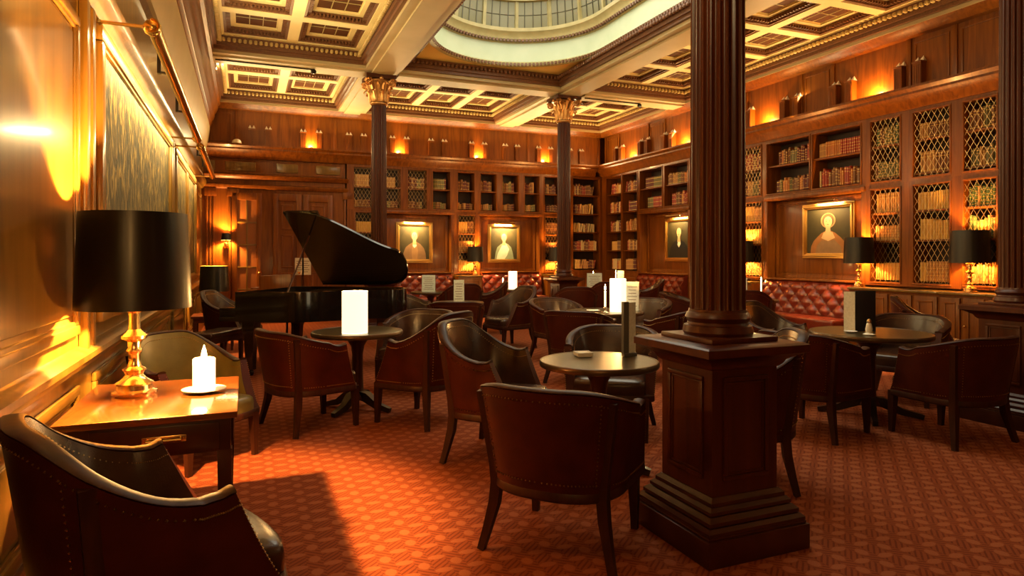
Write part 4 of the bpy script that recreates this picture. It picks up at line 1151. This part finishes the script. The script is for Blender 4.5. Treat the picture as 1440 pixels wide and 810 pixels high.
CH = [  # proto, position, heading, label
 (lowp, (2.72, 4.50), toward((2.72, 4.50), T1, 0), 'low tub chair behind the pedestal table, its pale shining seat facing the viewer'),
 (highp, (2.90, 3.28), toward((2.90, 3.28), T1), 'dark tub chair half hidden behind the foreground column pedestal'),
 (lowp, (4.24, 3.90), toward((4.24, 3.90), T2), 'blackish tub chair at the pier table, nearest the foreground column'),
 (lowp, (5.05, 3.36), toward((5.05, 3.36), T2, 0), 'wide dark tub chair with its back turned at the table by the pier'),
 (lowp, (5.95, 4.42), toward((5.95, 4.42), T2), 'low tub chair with a cool sheen behind the table by the pier'),
 (highp, (4.92, 4.92), toward((4.92, 4.92), T2, 10), 'tub chair with pale edged curved rail behind the table by the pier'),
 (highp, (7.15, 4.95), (.6, -.78), 'high backed tub chair lit yellow by the lamp against the pier'),
 (lowp, (.50, 5.62), (.93, .37), 'low tub chair with turned back at the tall hurricane lamp table, desk side'),
 (highp, (1.42, 5.45), toward((1.42, 5.45), T3), 'high backed tub chair at the glowing hurricane lamp table, nearest the centre of the room'),
 (lowp, (1.66, 6.72), toward((1.66, 6.72), T3), 'low tub chair before the piano tail at the hurricane lamp table'),
 (lowp, (3.48, 6.42), toward((3.48, 6.42), T4), 'low tub chair, back turned, before the candlestick table with white card'),
 (lowp, (4.48, 6.10), toward((4.48, 6.10), T4, 0), 'low tub chair, back turned, between candlestick table and foreground column'),
 (lowp, (3.98, 7.92), toward((3.98, 7.92), T4), 'low tub chair facing the viewer behind the candlestick table, nearer the piano'),
 (lowp, (4.98, 7.50), toward((4.98, 7.50), T4), 'low tub chair facing the viewer behind the candlestick table, nearer the column'),
 (highp, (4.70, 9.00), (.2, .98), 'high backed dark tub chair in mid room turned away toward the back corner'),
 (lowp, (2.62, 8.32), toward((2.62, 8.32), T5), 'low tub chair, back turned, before the menu card table near the piano'),
 (highp, (3.76, 9.25), toward((3.76, 9.25), T5, 8), 'dark tub chair facing sideways at the menu card table in mid room'),
 (lowp, (2.36, 9.85), toward((2.36, 9.85), T5), 'low tub chair between the piano tail and the far column'),
 (highp, (3.42, 10.75), (-.05, 1), 'brown round backed tub chair turned toward the back banquette'),
 (highp, (4.10, 11.2), (-.9, .35), 'tub chair lit yellow beside the lamp cabinet of the back wall'),
 (highp, (6.30, 10.55), toward((6.30, 10.55), T8), 'reddish tub chair facing the corner table near the far column'),
 (highp, (7.45, 11.1), toward((7.45, 11.1), T8), 'tub chair beside the corner table nearest the long book wall'),
 (highp, (6.55, 7.2), toward((6.55, 7.2), T9), 'dark tub chair before the banquette table on the book wall'),
 (lowp, (6.60, 8.65), toward((6.60, 8.65), T9), 'low red tub chair beyond the banquette table on the book wall'),
 (highp, (-.12, 9.55), (.93, -.36), 'dark tub chair at the keyboard end of the grand piano'),
]
for pr, c, f, lab in CH:
    dup(pr, (*c, 0), face(f), lab)

# ================================================================ TABLES
def round_table(c, r, h, label):
    t = empty('round_table', label, 'table', (*c, 0))
    q = MB(); q.lathe([(r - .03, h - .045), (r - .005, h - .04), (r, h - .03), (r, h - .012), (r - .006, h - .002), (r - .012, h), (r - .022, h), (r - .024, h - .002)], 56, 0, caps=True)
    q.build('table_edge', 'gilt_edge', t)
    q = MB(); q.lathe([(r - .024, h - .03), (r - .024, h - .0015)], 56, 0); q.build('table_top', 'table_top', t)
    q = MB(); q.lathe([(.09, .10), (.075, .14), (.055, .17), (.05, .3), (.048, .5), (.06, .58), (.09, .63), (.20, h - .05), (.21, h - .044)], 24); q.build('pedestal', 'wood_dark', t)
    for k in range(4):
        a = PI / 4 + k * PI / 2; ca, sa = math.cos(a), math.sin(a); e = r * .78 + .03
        q = MB(); q.tube([(ca * .03, sa * .03, .135), (ca * .10, sa * .10, .125), (ca * e * .6, sa * e * .6, .055), (ca * e, sa * e, .022)], [.04, .04, .028, .020], 4, 0, True); q.build('foot', 'iron_foot', t)
    return t
round_table(T1, .39, .72, 'round brown pedestal table with a menu holder, beside the foreground column')
round_table(T2, .49, .735, 'large round dark table by the pier with menu folder and glass salt shaker')
round_table(T3, .41, .72, 'round table carrying the tall glowing hurricane lamp before the piano')
round_table(T4, .48, .72, 'round table with a candlestick and bright white hurricane lamp in mid room')
round_table(T5, .38, .72, 'round table with a narrow menu card near the piano tail')
round_table(T6, .38, .72, 'round table before the banquette of the brown coat portrait')
round_table(T7, .38, .72, 'round table with a lit hurricane lamp before the banquette of the fair portrait')
round_table(T8, .45, .72, 'round table with candles standing before the back corner bookcases')
round_table(T9, .42, .72, 'round table with card and candle before the lady in orange banquette')

# the desk
dt = empty('writing_desk', 'polished orange brown desk with black lamp and candle against the left wall', 'desk', (-.40, 3.56, 0))
q = MB(); q.bevbox((-.318, -.47, .69), (.372, .44, .72), .006); q.build('desk_top', 'wood_desk', dt)
q = MB(); q.bevbox((-.30, -.44, .545), (.345, .42, .69), .004); q.build('apron', 'wood_dark', dt)
q = MB(); q.bevbox((.345, -.36, .56), (.355, .34, .675), .003); dr = q.build('drawer', 'wood_dark', dt)
q = MB(); q.bevbox((-.19, -.449, .56), (.30, -.44, .675), .003); d2 = q.build('drawer', 'wood_dark', dt)
q = MB(); q.tube([(.02, -.45, .62), (.02, -.47, .62), (.15, -.47, .62), (.15, -.45, .62)], .008, 8); q.bevbox((.0, -.452, .605), (.17, -.446, .635), .003); q.build('handle', 'brass', d2)
for sx in (-.265, .32):
    for sy in (-.41, .40):
        q = MB(); q.tube([(sx, sy, .55), (sx, sy, .4), (sx, sy, 0)], [.03, .028, .018], 4, 0, True); q.build('leg', 'wood_dark', dt)

# ================================================================ LAMPS
def lamp(label, loc, sc=1.0, power=60):
    t = empty('table_lamp', label, 'lamp', loc); t.scale = (sc,) * 3
    q = MB(); q.lathe([(.095, 0), (.10, .008), (.10, .02), (.08, .028), (.078, .05), (.085, .06), (.06, .075), (.045, .09), (.04, .10), (.045, .115), (.055, .125), (.032, .14), (.026, .16), (.026, .20), (.035, .215), (.028, .23), (.03, .26), (.055, .275), (.058, .29), (.04, .305), (.026, .32), (.024, .37), (.026, .40), (.05, .415), (.026, .43), (.012, .44), (.012, .54)], 28)
    q.build('base', 'brass_lit', t)
    q = MB(); a, c = [], []
    q.lathe([(.255, .425), (.236, .89)], 56, 0, caps=False); q.lathe([(.251, .425), (.232, .89)], 56, 1, caps=False)
    q.lathe([(.251, .425), (.255, .425)], 56, 1, caps=False); q.lathe([(.232, .89), (.236, .89)], 56, 1, caps=False)
    q.build('shade', ['shade_black', 'shade_gold'], t)
    q = MB()
    for k in range(3):
        an = 2 * PI * k / 3; q.tube([(.05 * math.cos(an), .05 * math.sin(an), .80), (.233 * math.cos(an), .233 * math.sin(an), .86)], .003, 5)
    q.tube([(.05 * math.cos(a_), .05 * math.sin(a_), .80) for a_ in [2 * PI * i_ / 16 for i_ in range(17)]], .004, 5)
    for s_ in (-1, 1): q.tube([(0, s_ * .03, .575), (0, s_ * .052, .62), (0, s_ * .056, .72), (0, s_ * .05, .80)], .003, 5)
    q.build('shade_carrier', 'brass', t)
    q = MB(); q.lathe([(.012, .535), (.02, .545), (.042, .572), (.044, .578), (.038, .576), (.016, .556)], 20); q.build('bulb_shield', 'brass', t)  # added cup, shaped to keep direct bulb light off the desk
    q = MB(); q.sphere((0, 0, .64), .032, 0, 14, 8, (1, 1, 1.35)); q.build('bulb', 'bulb', t)
    lamp_light(loc, sc, power)
    return t
def lamp_light(loc, sc, power):
    light('POINT', 'lamp_light', (loc[0], loc[1], loc[2] + .64 * sc), power, WARM, .035)
lp = lamp('large black shaded brass lamp on the desk in the foreground', (-.50, 3.66, .72), 1.0, 1700)
LAMPS = [('black shaded table lamp by the left wall near the piano keyboard', (-.42, 10.75, .52), .82, 300),
 ('black shaded lamp on the back cabinet between the two bright portraits', (bx(665), YB - .17, .955), .74, 220),
 ('black shaded lamp on the back cabinet beside the far corner column', (bx(778), YB - .17, .955), .74, 220),
 ('black shaded lamp on the book wall cabinet half hidden by the foreground column', (XR - .16, ry(1053), .955), .8, 240),
 ('black shaded lamp on the cabinet between the lady in orange and the mesh bookcases', (XR - .19, ry(1221), .955), .8, 240),
 ('shining dark lamp on the cabinet against the pier', (XR - .19, ry(1378), .955), .85, 240)]
for lab, loc, sc, pw in LAMPS:
    o = dup(lp, loc, 0, lab, None, (sc,) * 3); lamp_light(loc, sc, pw)
st = empty('side_table', 'small dark side table by the left wall carrying the farther black lamp', 'table', (-.42, 10.75, 0))
q = MB(); q.bevbox((-.3, -.3, .49), (.3, .3, .52), .006); q.build('table_top', 'wood_dark', st)
q = MB(); q.bevbox((-.27, -.27, .42), (.27, .27, .49), .004); q.build('apron', 'wood_dark', st)
for sx in (-.25, .25):
    for sy in (-.25, .25):
        q = MB(); q.tube([(sx, sy, .43), (sx, sy, 0)], [.024, .016], 4, 0, True); q.build('leg', 'wood_dark', st)
# wall sconce beside the glazed door
sc_ = mapB(bx(318), 1.62, -.02)
ws = empty('wall_sconce', 'small black shaded brass wall sconce beside the glazed door', 'wall light', sc_)
q = MB(); q.lathe([(.03, -.06), (.045, -.03), (.045, .03), (.03, .06)], 14, c=(0, -.012, 0)); q.build('wall_plate', 'brass', ws)
q = MB(); q.tube([(0, 0, 0), (0, -.06, -.07), (0, -.11, -.04), (0, -.12, .04)], .008, 8); q.lathe([(.012, .04), (.03, .05), (.012, .06), (.012, .12)], 12, c=(0, -.12, 0)); q.build('arm', 'brass', ws)
q = MB(); q.lathe([(.095, .10), (.075, .24)], 28, 0, (0, -.12, 0), caps=False); q.lathe([(.092, .10), (.072, .24)], 28, 1, (0, -.12, 0), caps=False); q.build('shade', ['shade_black', 'shade_gold'], ws)
q = MB(); q.sphere((0, -.12, .16), .02); q.build('bulb', 'bulb', ws)
light('POINT', 'sconce_light', (sc_[0], sc_[1] - .12, sc_[2] + .17), 330, WARM, .02)

# ================================================================ THE PIANO
PA = R(-30.4)
pn = empty('grand_piano', 'black grand piano with its lid propped open before the doors', 'piano', (-.10, 8.15, 0), PA)
def outline(n=30):
    pts = [(0, 0), (.60, 0)]
    for i in range(1, n):
        f = i / n                                  # the bent side
        s = .60 + 1.08 * f; t_ = .72 * sst(0, 1, f) ** 1.0 * (.75 + .25 * f)
        pts.append((s, t_))
    pts += [(1.70, .80), (1.715, .95), (1.70, 1.12), (1.64, 1.28), (1.54, 1.39), (1.42, 1.44), (1.28, 1.45), (0, 1.45)]
    return pts
ol = outline()
def inset(pts, d):
    c = Vector((.8, .75)); out = []
    n = len(pts)
    for i in range(n):
        p = Vector(pts[i]); a = Vector(pts[i - 1]); c2 = Vector(pts[(i + 1) % n]); tg = (c2 - a)
        if tg.length < 1e-6: tg = Vector((1, 0))
        tg.normalize(); nn = Vector((-tg.y, tg.x)); out.append(tuple(p + nn * d))
    return out
q = MB()
oi = inset(ol, .035); n = len(ol)
vs = [(x, y, .64) for x, y in ol] + [(x, y, .985) for x, y in ol] + [(x, y, .985) for x, y in oi] + [(x, y, .90) for x, y in oi]
fs = [tuple(range(n))] + [(k * n + i, k * n + (i + 1) % n, (k + 1) * n + (i + 1) % n, (k + 1) * n + i) for k in range(3) for i in range(n)]
q.add(vs, fs); q.build('case', 'piano_black', pn)
q = MB(); q.prism(inset(ol, .03), .89, .905); q.build('iron_plate', 'plate_gold', pn)
q = MB()
for i in range(40):
    y = .1 + i * .032; q.tube([(.5, y, .925), (.62 + .95 * min(1, (i + 6) / 40), y * .9 + .1, .925)], .0016, 4)
q.build('strings', 'wire', pn)
q = MB(); q.bevbox((-.20, .0, .64), (.0, 1.45, .70), .006); q.bevbox((-.20, 0, .70), (.0, .12, .80), .012); q.bevbox((-.20, 1.33, .70), (.0, 1.45, .80), .012); q.build('key_bed', 'piano_black', pn)
q = MB()
for i in range(52): q.box((-.165, .125 + i * .0231, .70), (-.01, .125 + i * .0231 + .0222, .722), 0)
for i in range(51):
    if i % 7 not in (2, 6): q.box((-.10, .125 + (i + 1) * .0231 - .006, .722), (-.01, .125 + (i + 1) * .0231 + .006, .733), 1)
q.build('keys', ['key_white', 'piano_black'], pn)
q = MB(); q.bevbox((.02, .30, 1.0), (.05, 1.15, 1.02), .005); q.bevbox((.10, .35, .99), (.125, 1.1, 1.16), .005); q.build('music_desk', 'wood', pn)
HZ = 1.0; AL = R(39)
lidp = [(.42, 0), (.62, 0)] + [p for p in ol if p[0] > .62 and p[1] < 1.44] + [(1.28, 1.45), (.42, 1.45)]
def mplid(x, y, z):
    d = 1.45 - y; return (x, 1.45 - d * math.cos(AL) - z * math.sin(AL), HZ + d * math.sin(AL) - z * math.cos(AL) + .012)
q = MB(); lp2 = [(x, y - .0) for x, y in lidp]
q.prism(lp2, -.018, .006, 0, lambda x, y, z: mplid(x, y, z)); ld = q.build('lid', 'piano_black', pn)
q = MB(); q.prism([(.44, .02), (.84, .02), (.84, 1.43), (.44, 1.43)], -.042, -.021, 0, lambda x, y, z: mplid(x, y, z)); q.build('folded_front_lid', 'piano_black', ld)
q = MB(); q.tube([(.62, .04, .98), mplid(.60, .42, .01)], .011, 8); q.build('lid_prop', 'wood_dark', pn)
for (x, y) in ((.12, .14), (.12, 1.31), (1.45, .98)):
    q = MB(); q.tube([(x, y, .65), (x, y, .52), (x, y, .46), (x, y, .12), (x, y, .07)], [.075, .072, .055, .038, .04], 4, 0, True); q.lathe([(.02, 0), (.03, .02), (.03, .05), (.015, .07)], 14, c=(x, y, 0)); q.build('leg', 'piano_black', pn)
q = MB(); q.tube([(.30, .66, .65), (.30, .66, .12)], .014, 8); q.tube([(.30, .80, .65), (.30, .80, .12)], .014, 8); q.bevbox((.18, .60, .08), (.36, .86, .13), .008); q.build('pedal_lyre', 'piano_black', pn)
for y in (.66, .73, .80):
    q = MB(); q.bevbox((.06, y - .014, .085), (.19, y + .014, .1), .005); q.build('pedal', 'brass', pn)
bpn = empty('piano_bench', 'low dark piano bench standing before the keyboard by the left wall', 'bench', (-.10 - .42 * math.cos(PA) + .3 * .506, 8.15 + .21 + .3 * .8625, 0), PA)
q = MB(); q.bevbox((-.16, -.36, .44), (.16, .36, .50), .02, 0, None, 3); q.build('seat', 'leather_dark', bpn)
q = MB(); q.bevbox((-.15, -.35, .37), (.15, .35, .44), .004); q.build('apron', 'wood_dark', bpn)
for sx in (-.125, .125):
    for sy in (-.32, .32):
        q = MB(); q.tube([(sx, sy, .40), (sx, sy, 0)], [.024, .016], 4, 0, True); q.build('leg', 'wood_dark', bpn)

# ================================================================ THINGS ON THE TABLES
def world_on(px, py, z):
    D = (H - z) * F / (py - CY); return world(ray(px) * D, D)
def hurricane(c, z, r, h, label, power):
    t = empty('hurricane_lamp', label, 'candle lamp', (*c, z))
    q = MB(); q.lathe([(r, .002), (r, h)], 36, 0, caps=False); q.lathe([(r - .005, .006), (r - .005, h)], 36, 0, caps=False); q.lathe([(r - .005, h), (r, h)], 36, caps=False); q.lathe([(r, 0), (r, .006)], 36); q.build('glass_cylinder', 'hurricane_glow', t)
    q = MB(); q.lathe([(r * .45, .006), (r * .45, h * .45), (r * .38, h * .46), (.004, h * .45)], 18); q.build('candle', 'wax', t)
    q = MB(); q.lathe([(.002, h * .46), (.009, h * .48), (.006, h * .53), (.001, h * .58)], 10); q.build('flame', 'flame', t)
    light('POINT', 'candle_light', (c[0], c[1], z + h + .03), power, WARM, .05)
hurricane(world_on(499, 468, .72), .72, .112, .37, 'tall glowing white hurricane lamp on the table before the piano', 40)
hurricane(world_on(869, 438, .72), .72, .10, .40, 'bright white hurricane lamp on the mid room table', 30)
hurricane(T7, .72, .09, .36, 'small glowing hurricane lamp before the fair portrait', 26)
def taper(c, z, label, h=.20, power=10, r=.011):
    t = empty('candlestick', label, 'candle', (*c, z))
    q = MB(); q.lathe([(.045, 0), (.045, .006), (.02, .015), (.010, .03), (.010, .05), (.02, .06), (.014, .07), (.014, .075)], 16); q.build('holder', 'silver', t)
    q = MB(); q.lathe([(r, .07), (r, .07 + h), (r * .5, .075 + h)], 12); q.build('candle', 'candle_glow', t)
    q = MB(); q.lathe([(.001, h + .075), (.010, h + .10), (.007, h + .125), (.001, h + .155)], 10); q.build('flame', 'flame', t)
    light('POINT', 'candle_light', (c[0], c[1], z + h + .12), power, WARM, .02)
taper(world_on(851, 440, .72), .72, 'slim lit candle in a silver stick on the mid room table', .19)
taper((T8[0] - .18, T8[1] + .1), .72, 'lit candle on the corner table, the one nearer the far column', .22)
taper((T8[0] + .22, T8[1] - .12), .72, 'lit candle on the corner table, the one nearer the book wall', .24)
taper((T7[0] - .24, T7[1] - .05), .72, 'lit candle standing beside the small hurricane lamp before the fair portrait', .08)
taper((T9[0] + .10, T9[1] - .12), .72, 'lit candle on the table before the lady in orange', .20)
taper((bx(790), YB - .24), .955, 'pale candle on the cabinet beside the far corner lamp', .12, 3)
def saucer_candle(c, z, label):
    t = empty('candle', label, 'candle', (*c, z))
    q = MB(); q.lathe([(.045, 0), (.05, .004), (.10, .014), (.103, .018), (.05, .009), (.01, .008)], 32); q.build('saucer', 'white_china', t)
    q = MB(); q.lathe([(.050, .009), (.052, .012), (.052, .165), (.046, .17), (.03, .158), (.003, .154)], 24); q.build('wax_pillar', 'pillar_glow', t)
    q = MB(); q.lathe([(.002, .156), (.014, .175), (.011, .20), (.001, .235)], 12); q.build('flame', 'flame', t)
    light('POINT', 'candle_light', (c[0], c[1], z + .215), 26, WARM, .03)
saucer_candle(world_on(287, 551, .72), .72, 'fat lit candle on a white saucer on the desk')
def card(c, z, w, h, rz, label, mat='paper_green'):
    t = empty('menu_card', label, 'menu card', (*c, z), rz)
    for s, nm in ((1, 'leaf'), (-1, 'leaf')):
        q = MB(); q.add([(-w / 2, s * .045, 0), (w / 2, s * .045, 0), (w / 2, s * .003, h), (-w / 2, s * .003, h), (-w / 2, s * .043, 0), (w / 2, s * .043, 0), (w / 2, s * .001, h), (-w / 2, s * .001, h)],
                        [(0, 1, 2, 3), (4, 5, 6, 7), (0, 1, 5, 4), (1, 2, 6, 5), (2, 3, 7, 6), (3, 0, 4, 7)])
        if s < 0:
            for k in range(7):
                f = .15 + k * .11; y = -(.0455 - .042 * f) ; ww = w * (.3 if k % 3 else .38)
                q.add([(-ww, y, f * h), (ww, y, f * h), (ww, y + .0015, f * h + .008), (-ww, y + .0015, f * h + .008)], [(0, 1, 2, 3)], 1)
        q.build(nm, [mat, 'carved_brown'], t)
cam = -YAW
card((T5[0] - .02, T5[1] - .10), .72, .15, .33, cam, 'narrow pale menu card on the table near the piano tail')
card((T6[0] - .07, T6[1] - .12), .72, .25, .32, cam, 'greenish menu card on the table before the brown coat portrait')
card((T8[0] - .42 + .1, T8[1] - .2), .72, .30, .34, cam + .1, 'large greenish menu card at the corner table')
card((T8[0] + .38, T8[1] - .05), .72, .14, .38, cam - .5, 'narrow cream menu card at the corner table beside the candles')
card((T9[0] - .16, T9[1] + .02), .72, .16, .34, cam - .2, 'cream menu card on the table before the lady in orange')
c4 = world_on(884, 438, .72); card((c4[0] + .12, c4[1] + .10), .72, .16, .36, cam - .3, 'white menu card standing behind the bright lamp of the mid room table', 'paper')
# menu holder of the pedestal table: a tall folder, grey spine to the viewer
p = world_on(885, 501, .72)
t = empty('menu_holder', 'tall grey and cream menu holder standing on the pedestal table', 'menu holder', (*p, .72), cam + .35)
q = MB(); q.bevbox((-.05, -.02, 0), (.05, .02, .025), .004); q.build('foot_block', 'menu_grey', t)
q = MB(); q.box((-.052, -.016, .02), (-.012, .016, .37)); q.build('spine', 'menu_grey', t)
q = MB(); q.add([(-.012, -.016, .02), (.056, .012, .02), (.056, .012, .365), (-.012, -.016, .365), (-.012, -.010, .02), (.054, .018, .02), (.054, .018, .365), (-.012, -.010, .365)], [(0, 1, 2, 3), (4, 5, 6, 7), (0, 1, 5, 4), (1, 2, 6, 5), (2, 3, 7, 6), (3, 0, 4, 7)])
q.build('leaf', 'paper', t)
p = world_on(1209, 466, .735)
t = empty('menu_holder', 'black menu folder with a pale edge on the large table by the pier', 'menu holder', (*p, .735), cam)
q = MB(); q.bevbox((-.055, -.03, 0), (.125, -.02, .36), .003); q.build('cover', 'menu_black', t)
q = MB(); q.add([(-.058, -.03, 0), (-.115, .05, 0), (-.115, .05, .35), (-.058, -.03, .35), (-.054, -.028, 0), (-.111, .052, 0), (-.111, .052, .35), (-.054, -.028, .35)], [(0, 1, 2, 3), (4, 5, 6, 7), (0, 1, 5, 4), (1, 2, 6, 5), (2, 3, 7, 6), (3, 0, 4, 7)]); q.build('leaf', 'paper', t)
p = world_on(1222, 471, .735)
t = empty('salt_shaker', 'small glass and silver salt shaker on the table by the pier', 'salt shaker', (*p, .735))
q = MB(); q.lathe([(.045, 0), (.048, .006), (.03, .014), (.024, .02), (.028, .05), (.020, .09), (.016, .10)], 18); q.build('glass_body', 'clear_white', t)
q = MB(); q.lathe([(.017, .10), (.018, .115), (.014, .13), (.003, .137)], 16); q.build('cap', 'silver', t)
def plate(c, z, r, label):
    q = MB(); q.lathe([(r * .5, 0), (r * .55, .002), (r, .012), (r * .98, .014), (r * .5, .005), (.004, .004)], 30)
    o = q.build('saucer', 'white_china', None, (*c, z)); tag(o, label, 'saucer')
plate(world_on(1196, 467.5, .735), .735, .055, 'small white saucer beside the menu folder on the table by the pier')
plate(world_on(834, 437.5, .72), .72, .085, 'white saucer beside the candlestick on the mid room table')
p = world_on(820, 501, .72)
o = empty('ashtray', 'small white square ashtray on the pedestal table', 'ashtray', (*p, .72), cam + .2)
q = MB(); q.loft([[(sx * h, sy * h, z) for sx, sy in ((-1, -1), (1, -1), (1, 1), (-1, 1))] for h, z in ((.045, 0), (.05, .004), (.055, .03), (.047, .03), (.04, .010))], 0, False); q.build('dish', 'white_china', o)
q = MB()
for k in range(3): q.bevbox((-.034, -.034, .010 + k * .0065), (.034, .034, .0155 + k * .0065), .001)
q.build('coaster', 'paper', o)

# small fittings: sprinkler pipes under the ceiling beams, a pale dome on the back ledge
for x0, x1, lab in ((-.42, 1.05, 'thin sprinkler pipe with a round head under the ceiling beam near the left wall'), (6.1, 7.35, 'thin sprinkler pipe with a round head under the ceiling beam near the book wall')):
    t = empty('sprinkler_pipe', lab, 'sprinkler', (x0, YC - .05, 4.459))
    q = MB(); q.tube([(0, 0, 0), (x1 - x0, 0, 0)], .011, 8)
    for xx in (.1, (x1 - x0) * .6): q.tube([(xx, 0, 0), (xx, 0, .011)], .016, 6)
    q.build('pipe', 'black_iron', t)
    q = MB(); q.lathe([(.012, .01), (.03, 0), (.045, -.02), (.045, -.05), (.02, -.065)], 16, c=(x1 - x0, 0, 0)); q.build('sprinkler_head', 'black_iron', t)
t = empty('sensor_dome', 'small pale dome standing on the back ledge near the left wall', 'sensor', mapB(bx(333), 3.67, .10))
q = MB(); q.lathe([(.095, 0), (.095, .02), (.085, .06), (.06, .09), (.02, .105), (.002, .107)], 20); q.build('dome', 'white_china', t)
q = MB(); q.lathe([(.10, 0), (.102, .008), (.096, .014)], 20); q.build('base_plate', 'dull_brass', t)

# ================================================================ LIGHT AND CAMERA
w = bpy.data.worlds.new('World'); scene.world = w; w.use_nodes = True
w.node_tree.nodes['Background'].inputs[0].default_value = (.02, .012, .006, 1); w.node_tree.nodes['Background'].inputs[1].default_value = 1
def area(name, loc, tgt, power, color, sx, sy, spread=180):
    d = bpy.data.lights.new(name, 'AREA'); d.energy = power; d.color = color; d.shape = 'RECTANGLE'; d.size = sx; d.size_y = sy; d.spread = R(spread)
    o = bpy.data.objects.new(name, d); col.objects.link(o); o.location = loc; aim(o, tgt); return o
# daylight falling through the skylight
area('skylight_daylight', (HX, 6.75, CZ + 1.05), (HX, 6.75, 0), 70, (1, .90, .66), 1.8, 6.0)
# area lights added without fixtures, put in to brighten the ceiling
for y in (1.0, 4.5, 8.0, 11.5):
    area('ceiling_fill', (XR - .14, y, 3.72), (XR - 3.6, y, 6.4), 42, PALE, .12, 2.6)
for x in (1.2, 4.0, 6.8):
    area('ceiling_fill', (x, YB - .14, 3.72), (x, YB - 3.6, 6.4), 50, PALE, 2.4, .12)
for y in (1.5, 5.0, 8.5, 12.0):
    area('ceiling_fill', (XL + .42, y, 4.44), (XL + 2.6, y, 5.6), 130, PALE, .1, 2.6)
# fill lights added behind the camera, no fixtures, to lift the near chairs
light('POINT', 'front_fill', (-.45, -.9, 1.9), 75, WARM, .25)
light('POINT', 'front_fill', (4.6, -1.4, 2.2), 4, WARM, .25)

cd = bpy.data.cameras.new('camera'); cam_o = bpy.data.objects.new('camera', cd); col.objects.link(cam_o)
cam_o.location = (0, 0, H); cam_o.rotation_euler = (PI / 2, 0, -YAW)
cd.sensor_width = 36; cd.lens = F / 1440 * 36; cd.shift_y = -45 / 1440; cd.clip_start = .05
scene.camera = cam_o
vs_ = scene.view_settings; vs_.view_transform = 'Standard'; vs_.look = 'None'; vs_.exposure = 0.0; vs_.gamma = 1.0; vs_.use_curve_mapping = False
